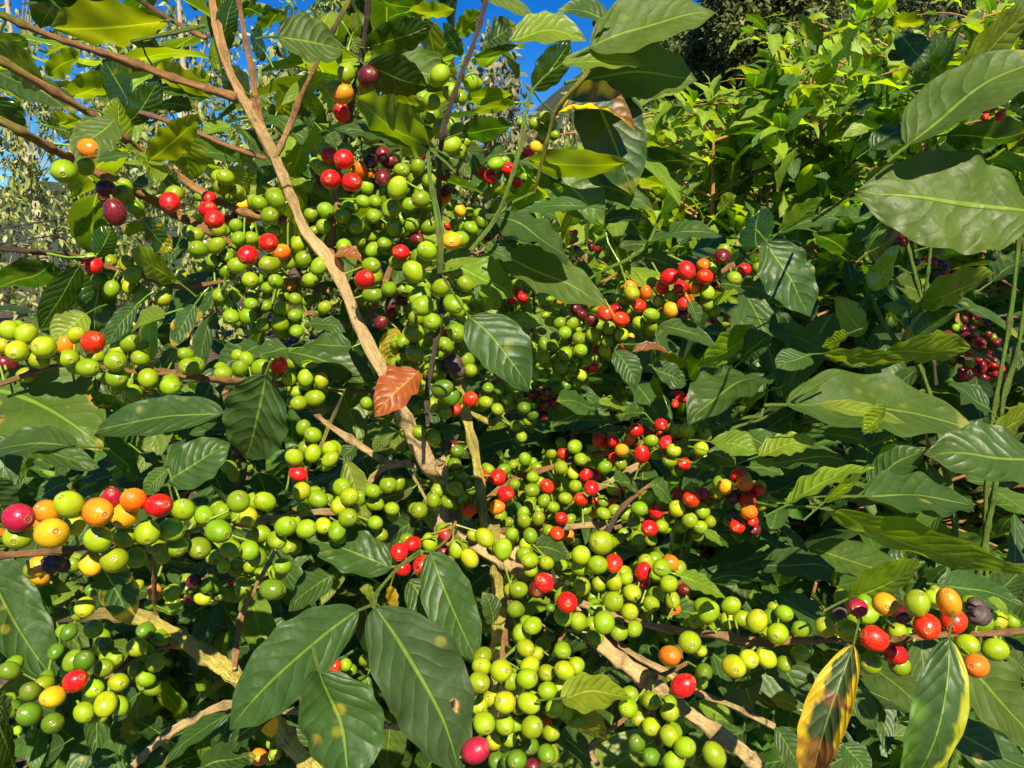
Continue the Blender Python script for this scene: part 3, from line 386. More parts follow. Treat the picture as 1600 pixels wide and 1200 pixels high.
BR_TXT = """# px coords full image: name;points x,y,wpx,D ... ; color
stem|330,-40,16,.80 333,10,18,.8 346,70,20,.78 362,120,20,.77 385,160,26,.76 405,200,26,.76 428,245,26,.76 455,310,22,.76 478,365,24,.76 520,415,30,.75 545,470,28,.75 570,530,30,.75 600,585,26,.75 625,640,30,.78 655,700,38,.8 678,745,42,.83 690,775,42,.86|btttbtmm
branch|690,765,22,.80 712,820,20,.77 740,850,20,.75 785,880,20,.73 830,897,22,.71 875,918,26,.70 900,960,26,.69 945,1012,28,.68 1010,1062,32,.66 1065,1105,24,.65 1130,1150,28,.63 1190,1200,22,.61|tt
stem|700,540,20,.86 718,600,20,.86 728,650,22,.86 742,710,22,.86 750,760,22,.86 758,820,26,.86 775,870,26,.88|mm
branch|770,830,18,.82 800,860,24,.78 830,890,22,.73|tt
branch|-10,18,12,.62 70,52,12,.63 140,76,13,.65 212,100,16,.68 295,130,15,.72 368,152,16,.75|gbbbbb
branch|-10,88,14,.56 65,132,15,.57 145,180,15,.6 210,228,14,.64 240,250,15,.66 300,290,15,.68 375,330,14,.7 450,345,12,.74|ybbbbbbb
branch|-10,182,14,.56 45,212,16,.57 110,248,16,.58 150,268,15,.6 205,295,16,.63 250,318,16,.65 295,345,16,.67 345,370,15,.69 390,400,14,.7 430,430,12,.72 515,455,12,.74|ybbbbbb
branch|205,172,8,.72 255,187,9,.73 315,210,9,.74 360,230,9,.75 415,247,9,.76|pbb
branch|210,-5,8,.7 262,28,8,.72 322,60,10,.77|db
branch|371,-10,8,.72 385,70,9,.72 393,105,10,.73 400,160,12,.74 412,215,16,.75 428,245,16,.755|bbb
branch|550,-10,10,.72 525,40,8,.72 505,75,8,.73 490,110,9,.73 470,150,9,.74 455,190,11,.75 440,225,12,.75 430,245,13,.755|ydbbt
branch|576,-10,9,.65 572,40,9,.64 563,100,11,.63 552,150,10,.63 542,205,10,.64 530,260,10,.67 522,340,11,.7 517,385,15,.73 520,410,14,.74|ddbb
branch|762,-10,11,.62 742,60,12,.61 722,112,13,.6 703,165,13,.6 690,215,12,.61 685,300,12,.62 690,400,12,.63 690,480,12,.64 676,560,12,.65 668,600,12,.66 668,665,11,.67|dddd
branch|668,232,7,.58 672,280,9,.57 682,330,11,.57 688,380,12,.57 688,425,10,.58|gg
branch|832,140,6,.7 820,180,7,.68 814,225,8,.67 800,275,8,.66 775,340,8,.66 735,392,8,.66|gg
branch|920,110,6,.66 905,130,10,.66 870,172,9,.68 855,220,7,.7 835,300,6,.74|yy
branch|0,388,9,.6 100,398,11,.61 135,407,10,.62 185,422,9,.65 225,432,9,.66 280,448,9,.68 350,440,8,.7|dbb
branch|475,490,8,.72 500,492,12,.73 545,510,13,.745|bb
branch|570,505,13,.75 590,470,11,.74 610,420,10,.72 630,370,8,.7|bb
branch|0,600,10,.56 100,570,10,.57 200,580,10,.58 260,581,12,.6 300,588,13,.63 360,595,12,.65 450,600,10,.68 520,608,9,.72 600,613,9,.76|bbb
branch|482,635,8,.72 510,662,10,.74 545,685,13,.75 575,705,13,.77 605,722,12,.79 650,728,12,.81|bttt
twig|547,587,4,.72 530,630,5,.7 515,662,7,.7 500,700,8,.7 482,725,8,.7 475,760,8,.7 458,800,8,.7|ddyybt
branch|640,722,10,.79 600,732,12,.76 578,752,11,.73 560,785,11,.7 540,800,11,.67 500,800,12,.64 460,805,13,.6 400,815,13,.57 370,820,12,.54 300,830,12,.5 200,845,12,.47 100,860,12,.45 -20,870,12,.43|ttbb
branch|640,735,6,.8 655,760,6,.8 668,785,5,.79|t
branch|1000,725,12,.78 960,748,12,.79 930,765,12,.8 880,790,9,.82 840,810,8,.83|t
branch|1075,670,8,.76 1000,690,10,.77 930,710,11,.79 870,728,11,.81 800,750,10,.84 760,780,9,.86|bb
branch|1050,735,6,.76 1020,756,7,.76 1005,765,7,.75 975,790,9,.72 955,820,9,.7 940,865,9,.68|gbdd
branch|1215,768,4,.68 1200,770,6,.68 1140,772,9,.69 1100,785,10,.7 1040,800,10,.72 960,825,9,.75|bb
branch|945,824,14,.75 930,820,13,.76 870,825,10,.8 800,828,9,.83 765,832,9,.86|ttbb
branch|1160,405,10,.72 1120,430,11,.74 1070,460,12,.76 1020,490,12,.78 960,510,11,.8 900,530,11,.83 820,570,10,.86 735,620,10,.87|bb
branch|1610,985,10,.47 1550,990,12,.475 1480,992,12,.48 1400,1000,11,.5 1350,1003,11,.52 1290,1000,12,.54 1175,1002,17,.57 1130,993,17,.59 1060,985,14,.61 1000,972,14,.63 930,950,14,.67 900,940,14,.69|bbt
branch|1210,1135,11,.66 1145,1103,12,.67 1085,1080,12,.69 1040,1050,12,.71 985,1020,12,.73 920,970,12,.74|tttd
branch|1075,1035,7,.63 1050,1048,8,.64 1020,1062,9,.655|b
branch|1030,1170,9,.66 1020,1120,9,.67 1022,1085,10,.68 1040,1085,9,.68|bt
branch|785,1030,11,.6 790,985,10,.62 795,960,9,.65 800,920,9,.69|b
branch|785,1030,11,.6 800,1080,10,.61 810,1150,10,.62 830,1230,9,.63|b
branch|870,1040,8,.67 875,1000,9,.68 885,985,9,.69|b
branch|935,1195,9,.75 925,1165,9,.74 980,1120,8,.72|tb
branch|90,972,5,.68 120,965,14,.67 175,957,26,.67 225,965,28,.68 275,992,28,.68 325,1025,28,.68 370,1060,32,.69 430,1130,30,.72 500,1220,34,.75|dmmm
branch|195,1210,14,.76 215,1190,14,.76 250,1157,15,.77 300,1125,15,.78 360,1102,15,.78 430,1108,14,.79 560,1128,14,.8 605,1134,14,.8 700,1150,14,.82|tttt
branch|366,1045,9,.68 368,1020,12,.68 375,970,11,.68 395,925,9,.68 420,880,8,.69 430,860,7,.7|bt
branch|240,860,6,.56 241,900,8,.57 241,940,8,.58 246,975,8,.6 250,990,8,.66|b
branch|100,1085,8,.58 150,1065,8,.59 185,1048,9,.6 220,1027,9,.62 260,1010,9,.65 300,1010,9,.68|bt
branch|645,868,5,.66 620,890,6,.65 590,925,8,.62 585,948,8,.59|gg
branch|660,862,4,.67 680,858,5,.68 700,840,5,.72 712,815,5,.76|gb
branch|1070,290,4,.82 1035,330,5,.82 1015,377,6,.82 985,403,6,.83 930,430,6,.84 880,470,6,.86|gg
branch|977,538,4,.78 1030,539,4,.79|gg
branch|832,445,4,.85 835,490,4,.85 828,530,4,.86|dd
branch|1310,580,4,.7 1200,650,5,.72 1155,665,7,.73 1112,685,6,.75 1075,700,6,.76|ggg
branch|1190,650,6,.8 1150,655,7,.78 1120,668,8,.78 1080,680,7,.77|ggg
branch|1200,853,7,.7 1165,875,6,.71 1120,893,8,.71 1060,910,6,.72|ggb
branch|735,645,9,.86 770,660,12,.86 790,640,10,.87 840,620,8,.88|mm
branch|830,815,6,.8 880,830,6,.8|b
branch|1015,775,5,.74 985,765,5,.745 960,760,5,.75|b
branch|850,868,6,.68 862,890,6,.68 868,910,8,.69|dd
branch|205,65,6,.7 320,40,8,.74|g
right|1300,798,7,.63 1282,792,9,.63 1220,792,8,.65 1180,785,8,.68|gg
right|1595,345,8,.9 1585,440,10,.92 1575,520,10,.94 1560,600,10,.96 1545,700,11,1.0 1540,800,12,1.05 1530,1000,12,1.15|ggd
right|1605,450,11,.85 1595,520,12,.87 1580,580,12,.9 1565,640,12,.92 1555,760,13,1.0|ggd
right|1362,460,7,.88 1375,495,9,.9 1400,532,11,.92 1440,580,12,.97 1470,700,13,1.05 1490,900,14,1.15|ggd
right|1415,370,7,.95 1430,430,9,.97 1445,490,10,1.0 1455,540,10,1.02 1462,600,11,1.05|ggd
right|1455,380,6,.95 1450,425,8,.97 1442,480,9,1.0|gg
right|1338,296,5,.5 1325,305,7,.55 1300,325,7,.62 1270,345,7,.7|yg
right|1350,700,5,.8 1430,670,6,.8 1450,690,7,.82 1452,720,7,.85|yb"""
def tiles(txt):
    ox = oy = 0
    for ln in txt.strip().splitlines():
        if ln[0] == '@': a, b = ln[1:].split(); ox, oy = int(a) * 400, int(b) * 300; continue
        for it in ln.split(';'):
            it = it.split()
            if it: yield ox, oy, it

CC = dict(g=(.190, .290, .005), l=(.270, .360, .006), Y=(.44, .42, .008), y=(.68, .42, .008), a=(.70, .24, .008), o=(.80, .13, .004), R=(.74, .035, .005),
          r=(.64, .006, .007), m=(.40, .010, .035), d=(.13, .008, .016), k=(.075, .045, .040), n=(.10, .19, .008))  # n: green cherry with shade put into its colour
X = []
for ox, oy, it in tiles(CH_TXT): X.append((float(it[0]) / 4 + ox, float(it[1]) / 4 + oy, float(it[2]) / 4, it[3]))
xy = np.array([q[:2] for q in X]); dp = np.array([q[2] for q in X]); kind = [q[3] for q in X]; n = len(X)
dist2 = ((xy[:, None] - xy[None]) ** 2).sum(-1)
wgt = np.exp(-dist2 / (2 * 75.0 ** 2)) * (dp[None] > dp[:, None] * .72) * (dp[None] < dp[:, None] * 1.5) * dp[None]
loc = (wgt * dp[None]).sum(1) / wgt.sum(1)
dp = np.where(dp < loc, .72 * dp + .28 * loc, dp)
CD = GD(19.6 / loc); CD0 = CD.copy(); R_ = dp / 2 * CD / F
prank = np.argsort(np.argsort(-dp + rng.normal(0, 2.0, n)))
for itn in range(140):
    r3 = dp / 2 * CD / F; p3 = P(xy[:, 0], xy[:, 1], CD); dd = p3[:, None] - p3[None]; ds = np.sqrt((dd ** 2).sum(-1)) + np.eye(n) * 9
    ov = (r3[:, None] + r3[None]) * .92 - ds; ii, jj = np.where(np.triu(ov > 0, 1))
    if len(ii) == 0: break
    for i, j in zip(ii, jj):
        s = ov[i, j] * .45 + .0003; front, back = (i, j) if (CD0[i] < CD0[j] if abs(CD0[i] - CD0[j]) > .03 else prank[i] < prank[j]) else (j, i)
        CD[front] -= s; CD[back] += s
    CD += (CD0 - CD) * .03; lim = dp / 2 * CD0 / F * 1.35; CD = np.clip(CD, CD0 - lim, CD0 + lim)
R3 = dp / 2 * CD / F * 1.03
def behind(x, y, wpx, Db):                 # how deep a twig must lie to pass behind the cherries that hide it
    d = np.hypot(xy[:, 0] - x, xy[:, 1] - y); k = (d < (dp / 2 + wpx / 2) * .95) & (np.abs(CD - Db) < .075)
    near = (d < 50) & (np.abs(CD - Db) < .075)
    if k.any(): return (CD[k] + R3[k] * .85).max()
    if near.any(): return max(Db, CD[near].mean())
    return Db

# ---------------------------------------------------------------- the two near coffee trees
base_px = P(690, 775, GD(.88)); tree_base = np.array([base_px[0] + .03, base_px[1] + .08, 0.0])
TREE = thing('coffee_tree', 'big sunlit coffee tree in front, its branches loaded with green and red cherries', 'coffee tree', tree_base, 'coffee trees of the plantation')
rb = P(1540, 900, 1.1); rbase = np.array([rb[0], rb[1] + .1, 0.0])
RIGHT = thing('coffee_tree', 'coffee tree at the right edge with big broad leaves and slim green shoots', 'coffee tree', rbase, 'coffee trees of the plantation')
br_pts = []
def branch_obj(name, spec, cols, parent, seed, extra=None):
    rows = np.array([[float(q) for q in s.split(',')] for s in spec.split()])
    rows[:, 3] = GD(rows[:, 3])
    if name == 'branch' and parent is TREE and cols not in ('gg', 'ydbbt', 'yy', 'gb'):
        rows = smooth_line(rows * np.array([1, 1, 1, 100]), 14) / np.array([1, 1, 1, 100]); d0 = rows[:, 3].copy()
        q = np.array([behind(x, y, w_, D_) for x, y, w_, D_ in rows]); m = len(q); hi = np.array([q[max(0, i - 5):i + 6].max() + .003 for i in range(m)])
        pad = np.r_[[hi[0]] * 3, hi, [hi[-1]] * 3]; rows[:, 3] = np.convolve(pad, np.ones(7) / 7, 'valid')
    p3 = P(rows[:, 0], rows[:, 1], rows[:, 3]); rad = rows[:, 2] / 2 * rows[:, 3] / F * (.68 if name == 'trunk' else (.66 if cols.startswith('dddd') or parent is RIGHT else .84))
    if extra is not None: p3 = np.vstack([p3, extra[0]]); rad = np.concatenate([rad, extra[1]])
    q = smooth_line(np.c_[p3, rad], .004 if extra is None else .01); n = len(q)
    r = np.random.default_rng(seed); wob = np.cumsum(r.normal(0, 1, (n, 3)), 0); wob -= np.linspace(0, 1, n)[:, None] * wob[-1]
    k = 5; ker = np.ones(k) / k; wob = np.stack([np.convolve(wob[:, i], ker, 'same') for i in range(3)], 1)
    q[:, :3] += wob * (q[:, 3:4] * .022)
    cc = np.array([BC[c] for c in cols]) if len(cols) > 1 else np.array([BC[cols]] * 2)
    tt = np.linspace(0, 1, n); ct = np.linspace(0, 1, len(cc)); col = np.stack([np.interp(tt, ct, cc[:, i]) for i in range(3)], 1)
    mb = MB(); tube(mb, q[:, :3], np.maximum(q[:, 3], .0008), col, 12 if rad.max() > .004 else 8, True, .15 if rad.max() > .006 else .06, seed)
    if parent is TREE: br_pts.append(q[:, :3])
    return mb.build(name, M_BARK, parent)
seedc = 100
for ln in BR_TXT.strip().splitlines():
    if ln.startswith('#'): continue
    nm, spec, cols = ln.split('|')
    if cols == 'x': continue
    seedc += 1; ex = None; par = RIGHT if nm == 'right' else TREE
    if nm == 'stem':
        e = [float(q) for q in spec.split()[-1].split(',')]; e = P(e[0], e[1], GD(e[3])); z = np.array([.75, .45, .2, -.05]); k = (e[2] - z) / e[2]
        top = e; b = tree_base + (np.array([.05, .03, 0]) if 'mm' == cols else 0)
        ex = (np.stack([top[0] + (b[0] - top[0]) * k, top[1] + (b[1] - top[1]) * k, z], 1), np.array([.015, .017, .020, .026]))
        branch_obj('trunk', spec, cols, par, seedc, ex)
    elif nm == 'right' and spec.split()[-1].split(',')[1] in ('1000', '900', '760'):
        x, y, w_, D = [float(q) for q in spec.split()[-1].split(',')]; e = P(x, y, GD(D)); z = np.array([e[2] * .5, -.05])
        ex = (np.stack([np.array([(e[0] + rbase[0]) / 2, rbase[0]]), np.array([(e[1] + rbase[1]) / 2, rbase[1]]), z], 1), np.array([.008, .011]))
        branch_obj('stem', spec, cols, par, seedc, ex)
    else: branch_obj('branch', spec, cols, par, seedc)
BR = np.vstack(br_pts)

# leaves traced one by one
specs = []
for ox, oy, it in tiles(LF_TXT):
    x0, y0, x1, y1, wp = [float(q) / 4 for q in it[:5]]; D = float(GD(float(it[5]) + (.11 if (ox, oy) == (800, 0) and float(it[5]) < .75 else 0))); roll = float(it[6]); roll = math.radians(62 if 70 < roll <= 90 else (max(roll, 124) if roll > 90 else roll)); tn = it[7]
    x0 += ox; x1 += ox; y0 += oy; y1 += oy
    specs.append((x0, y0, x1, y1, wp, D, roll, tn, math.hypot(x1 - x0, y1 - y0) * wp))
vis = []
for s in specs:
    cx, cy = (s[0] + s[2]) / 2, (s[1] + s[3]) / 2; inside = -30 < cx < 1630 and -30 < cy < 1230; vis.append(s[8] * (1 if inside else .35))
def is_right(s): cx = (s[0] + s[2]) / 2; cy = (s[1] + s[3]) / 2; return cx > 1190 and not (cy > 950)
order = sorted(range(len(specs)), key=lambda i: -vis[i]); nL = nR = 0; solo = set()
for i in order:
    if specs[i][7] in 'B': solo.add(i); continue
    if is_right(specs[i]):
        if nR < 98: solo.add(i); nR += 1
    elif nL < 98: solo.add(i); nL += 1
restL = MB(); restR = MB()
for i, (x0, y0, x1, y1, wp, D, roll, tn, _) in enumerate(specs):
    r = np.random.default_rng(1000 + i); lpx = math.hypot(x1 - x0, y1 - y0)
    W = 1.15 * wp / max(abs(math.cos(roll)), .42) * D / F; L = lpx * D / F
    if tn == 'B': W *= .9
    W = min(W, .55 * max(L, .03) + .02)
    dD = 0.0
    if lpx < wp * 1.7: dD = math.sqrt(max((wp * 1.9) ** 2 - lpx ** 2, 0)) * D / F * .7 * (-1 if roll < 1.6 and r.random() < .6 else 1)
    ux, uy = (x1 - x0) / lpx, (y1 - y0) / lpx; al = ((xy[:, 0] - x0) * ux + (xy[:, 1] - y0) * uy) / lpx; ac = np.abs(-(xy[:, 0] - x0) * uy + (xy[:, 1] - y0) * ux)
    kk = (al > .08) & (al < .95) & (ac < wp * .5 * .9 * np.sqrt(np.clip(4 * al * (1 - al), 0, 1))) & (CD < D + .22)
    if kk.any() and tn not in 'EFB':
        Dn = (CD[kk] + R3[kk] * 1.3).max() + .004
        if Dn > D: W *= Dn / D; D = Dn
    b3 = P(x0, y0, D); t3 = P(x1, y1, D + dD); a = nrm(t3 - b3)
    tc = nrm(O3 - (b3 + t3) / 2); n0 = nrm(tc - a * np.dot(tc, a)); s = np.cross(a, n0)
    if abs(s[2]) > .15: s = s if s[2] > 0 else -s
    else: s = s if np.dot(s, np.array(sdir)) > 0 else -s
    nv = math.cos(roll) * n0 + math.sin(roll) * s
    big = wp * lpx > 9000; holes = ()
    if tn == 'H': holes = [(.42, -.95, .08, .30), (.72, 1.0, .07, .25)] if x0 < 0 else [(.38, -.35, .06, .16)]
    if tn == 'U': holes = [(.66, .42, .035, .08)]
    if tn == 'Y' and wp > 30: holes = [(.5, .9, .12, .4)]
    mb = MB() if i in solo else (restR if is_right(specs[i]) else restL)
    vert = abs(a[2]) > .8
    bend = r.uniform(.02, .10) * (1 if roll < 1.6 else -.5); fold = r.uniform(.02, .22); wave = r.uniform(.03, .12); tw = r.uniform(-.5, .5)
    if tn == 'Z': bend, fold, wave, tw = .05, .05, .10, .1
    if tn == 'E': fold, wave, tw, bend = .75, .08, -.3, .14
    if tn == 'F': fold, wave, tw, bend = -.5, .08, .15, .16
    if tn == 'B': fold, wave, tw, bend = .45, (.25 if wp > 50 else .10), .5, .12
    if tn == 'U': tw = .1; wave = .12
    hd = bool(holes)
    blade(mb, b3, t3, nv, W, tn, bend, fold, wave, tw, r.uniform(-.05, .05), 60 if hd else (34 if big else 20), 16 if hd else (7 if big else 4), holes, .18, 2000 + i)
    # petiole, running back towards the nearest twig when one is close
    if tn != 'B':
        d = BR - b3; dist = np.linalg.norm(d, axis=1); j = int(dist.argmin())
        if dist[j] < .05 and not is_right(specs[i]): e = BR[j]
        else: e = b3 - a * .018 + np.array([0, 0.004, -.004])
        midp = (b3 + e) / 2 - a * .003; rr = max(.0007, W * .018)
        pm = MB() if i in solo else mb
        strip(pm, [b3 + a * .006, b3, midp, e], [rr * .8, rr, rr, rr * 1.2], BC['g'] if tn != 'Y' else BC['y'], 6)
    if i in solo:
        if tn == 'B':
            if wp > 50:
                o = mb.build('dead_leaf', M_LEAF); tag(o, 'curled copper brown dead leaf caught against the main trunk', 'dead leaf')
            elif wp > 20 and x0 < 560:
                o = mb.build('dead_leaf', M_LEAF); tag(o, 'small dark brown withered leaf lodged behind the upper trunk', 'dead leaf')
            else:
                o = mb.build('dead_leaf', M_LEAF); tag(o, 'crumpled reddish scrap of leaf below the row of red cherries', 'dead leaf')
        else:
            o = mb.build('leaf', M_LEAF, RIGHT if is_right(specs[i]) else TREE)
            q_ = pm.build('petiole', M_BARK); q_.parent = o; q_.location = (0, 0, 0)

# inner foliage of the near trees, and unseen leaves added overhead for shade
def natural(r, k, sunward=.35):
    az = r.uniform(0, 2 * math.pi, k); el = np.radians(r.normal(-22, 24, k))
    A = np.stack([np.cos(az) * np.cos(el), np.sin(az) * np.cos(el), np.sin(el)], 1)
    up = np.array([0, 0, 1.]) + np.array(sdir) * sunward + r.normal(0, .33, (k, 3)); Nn = nrm(up - A * np.sum(up * A, 1, keepdims=True)); return A, Nn
def covers(p, a, L):                     # would this leaf hide a cherry the photograph shows?
    q = p + a * (L * np.array([0, .3, .6, .9]))[:, None] - O3; dz = q @ FW; px = 800 + F * q[:, 0] / dz; py = 600 - F * (q @ UP) / dz; rd = L * .2 / dz * F
    return bool(((np.hypot(px[:, None] - xy[None, :, 0], py[:, None] - xy[None, :, 1]) < rd[:, None] + dp[None] * .3) & (CD[None] > dz[:, None] - .02)).any())
def fill(mb, pts, r, Lr=(.085, .145), tones='GGGTTLS', nu=12, nw=3, sunward=.35, scale=1):
    A, Nn = natural(r, len(pts), sunward)
    for p, a, n in zip(pts, A, Nn):
        L = r.uniform(*Lr) * scale
        if covers(p, a, L): continue
        blade(mb, p, p + a * L, n, L * r.uniform(.36, .46), tones[int(r.integers(len(tones)))], r.uniform(.0, .1), r.uniform(0, .25), r.uniform(.03, .12), r.uniform(-.4, .4), 0, nu, nw, (), .3, int(r.integers(1 << 30)))
def dens(x, y):
    if x < 440 and y < 470: return 0.0
    if x < 1000 and y < 240: return 0.0
    if x >= 960 and y < 400: return 0.0
    if x > 1180 and y < 480: return .5
    return 1.0
r = np.random.default_rng(5); ptsL = []; ptsR = []
while len(ptsL) < 620 * 1.25:
    x, y = r.uniform(-150, 1250), r.uniform(230, 1350)
    if r.random() < dens(x, y): ptsL.append(P(x, y, r.uniform(.93, 1.4)))
ptsT = []
while len(ptsT) < 120:
    x, y = r.uniform(-60, 1000), r.uniform(-120, 330)
    if 770 < x < 980 and y < 170 or x < 130 and 200 < y: continue
    if r.random() < (1 if x > 420 else .55): ptsT.append(P(x, y, r.uniform(.82, 1.15)))
fill(restL, ptsT, r, tones='LLGGS', sunward=.2)
while len(ptsR) < 620 // 3:
    x, y = r.uniform(1150, 1800), r.uniform(360, 1350)
    if r.random() < dens(x, y): ptsR.append(P(x, y, r.uniform(.95, 1.5)))
fill(restL, ptsL, r); fill(restR, ptsR, r, tones='GGGTS')
# unseen leaves added above the frame on both near trees, for shade below
ptsShade = [np.array([r.uniform(.40, 1.6), r.uniform(.25, 1.15), r.uniform(2.25, 2.75)]) for _ in range(520)]
fill(restR, ptsShade, r, tones='GGTS', nu=8, nw=2)
ptsShade = [np.array([r.uniform(-.8, .5), r.uniform(.5, 1.2), r.uniform(2.2, 2.6)]) for _ in range(130)]
fill(restL, ptsShade, r, tones='GGTL', nu=8, nw=2)
o = restL.build('foliage', M_LEAF, TREE); o['kind'] = 'stuff'
o = restR.build('foliage', M_LEAF, RIGHT); o['kind'] = 'stuff'

# ---------------------------------------------------------------- coffee cherries
def cherry(mb, c, rad, axis, kind, seg=16, seed=0):
    r = np.random.default_rng(seed); small = seg < 12
    ph = np.array([0, .05, .10, .15, .20, .24, .29, .42, .65, .95, 1.25, 1.6, 1.95, 2.3, 2.65, 2.95, math.pi]) if not small else np.array([0, .10, .2, .5, .95, 1.4, 1.9, 2.4, 2.8, math.pi])
    el = r.uniform(1.02, 1.22); sq = r.uniform(.87, 1.0)
    rr = np.sin(ph); zz = np.cos(ph) * el
    if not small: zz[:3] -= .03; zz[3] -= .06; zz[4] -= .01; zz[5] += .02
    zz[-1] += .06
    a = nrm(axis); ref = np.array([0.2, .1, 1.]) if abs(a[2]) < .85 else np.array([1., 0, 0]); x = nrm(np.cross(ref, a)); y = np.cross(a, x)
    th = np.linspace(0, 2 * math.pi, seg, endpoint=False) + r.uniform(0, 6)
    furrow = 1 - .02 * np.abs(np.cos(th))[None]
    V = (rr[:, None] * np.cos(th)[None] * furrow)[..., None] * x + (rr[:, None] * np.sin(th)[None] * sq * furrow)[..., None] * y + zz[:, None, None] * a
    if kind == 'k': V = V * (1 + .13 * np.sin(V @ r.normal(0, 5, 3) + 1)[..., None] + .07 * np.sin(V @ r.normal(0, 11, 3))[..., None]) * .9
    else: V = V * (1 + .018 * np.sin(V @ r.normal(0, 2, 3) + r.uniform(0, 6))[..., None])
    V = c + V * rad / 1.04
    m, s = len(ph), seg; idx = np.arange(m * s).reshape(m, s); nx = np.roll(idx, -1, 1)
    f = np.stack([idx[:-1], idx[1:], nx[1:], nx[:-1]], -1).reshape(-1, 4)
    base = np.array(CC[kind]) * r.uniform(.82, 1.15) * np.array([r.uniform(.85, 1.15), r.uniform(.92, 1.08), 1])
    col = np.broadcast_to(base, (m, s, 3)).copy()
    if kind in 'oaRyY':                                          # uneven ripening
        side = .5 + .5 * np.tanh(2.2 * ((V - c) / rad @ nrm(r.normal(0, 1, 3))))[..., None]
        other = np.array(dict(o=(.75, .30, .01), a=(.72, .10, .01), R=(.70, .015, .006), y=(.70, .26, .01), Y=(.28, .42, .01))[kind]); col = col * (1 - side * .7) + other * side * .7
    lat = ph[:, None, None]
    if kind != 'k':
        k1 = np.exp(-((lat - .23) / .05) ** 2) * .45; col = col * (1 - k1) + np.array([.36, .28, .07]) * k1
        k1 = np.exp(-((lat - .15) / .04) ** 2) * .85; col = col * (1 - k1) + np.array([.10, .055, .02]) * k1
        k2 = np.exp(-(lat / .08) ** 2) * .5; col = col * (1 - k2) + np.array([.28, .19, .06]) * k2
        k3 = np.clip((lat - 2.6) / .5, 0, 1) * .3; col = col * (1 - k3) + np.array([.30, .38, .03]) * k3
    mb.add(V, f, None, col.reshape(-1, 3), ((.35 if kind == 'k' else (.10 if r.random() < .25 else 0.0)), 0, 0))
ripe = [i for i in range(n) if kind[i] in 'rRoaymdk']; green = [i for i in range(n) if kind[i] not in 'rRoaymdk']
def parts_of(lst):
    cand = [i for i in lst if -5 < xy[i][0] < 1605 and -5 < xy[i][1] < 1205 and kind[i] != 'n']
    return set(sorted(cand, key=lambda i: -dp[i])[:98])
soloC = parts_of(ripe) | parts_of(green)
C3 = P(xy[:, 0], xy[:, 1], CD); rmb = MB(); gmb = MB(); stalks = MB()
for i in range(n):
    rr_ = np.random.default_rng(5000 + i); d = C3[i] - BR; j = int((d ** 2).sum(1).argmin()); away = nrm(C3[i] - BR[j])
    ax = nrm(nrm(O3 - C3[i]) * .95 + away * .75 + rr_.normal(0, .72, 3))
    g = kind[i] in 'rRoaymdk'; mb = MB() if i in soloC else (rmb if g else gmb)
    cherry(mb, C3[i], R3[i], ax, kind[i], 18 if dp[i] > 26 else (14 if dp[i] > 17 else 10), i)
    e = C3[i] - ax * R3[i] * .95; q = BR[j]; dl = np.linalg.norm(q - e)
    if dl < .045: q2 = e + (q - e) * min(1, .02 / max(dl, .001)); tgt = q if dl < .03 else q2
    else: tgt = e - ax * .004
    strip(mb, [e, (e + tgt) / 2 + away * .001, tgt], [.0011, .0009, .0012], (.20, .28, .03), 5)
    if i in soloC: mb.build('ripe_cherry' if g else 'green_cherry', M_CH, TREE)
# the hidden far side of every bunch
hr = np.random.default_rng(77); taken = C3.copy(); tr_ = R3.copy(); added = 0
for i in range(n):
    if dp[i] < 17 or dp[i] > 36: continue
    for _ in range(1):
        for tries in range(4):
            rad = R3[i] * hr.uniform(.85, 1.0); x_, y_ = xy[i][0] + hr.normal(0, dp[i] * .35), xy[i][1] + hr.normal(0, dp[i] * .3)
            kk = (np.hypot(xy[:, 0] - x_, xy[:, 1] - y_) < dp / 2 + dp[i] / 2) & (np.abs(CD - CD[i]) < .07); Dn = (CD[kk] + R3[kk]).max() + rad * hr.uniform(.5, 1.3) if kk.any() else CD[i] + .02; c = P(x_, y_, Dn)
            if (np.linalg.norm(taken - c, axis=1) > (tr_ + rad) * .95).all():
                kd = 'g' if hr.random() < .8 or kind[i] in 'glYnk' else 'd'
                mb = rmb if kd in 'rRoaymdk' else gmb
                cherry(mb, c, rad, nrm(hr.normal(0, 1, 3) + (O3 - c)), kd, 12, 9000 + i); taken = np.vstack([taken, c]); tr_ = np.append(tr_, rad); added += 1; break
print('cherries', n, 'hidden', added, 'leaves', len(specs))
o = rmb.build('ripe_cherries', M_CH, TREE); o['kind'] = 'stuff'
o = gmb.build('green_cherries', M_CH, TREE); o['kind'] = 'stuff'

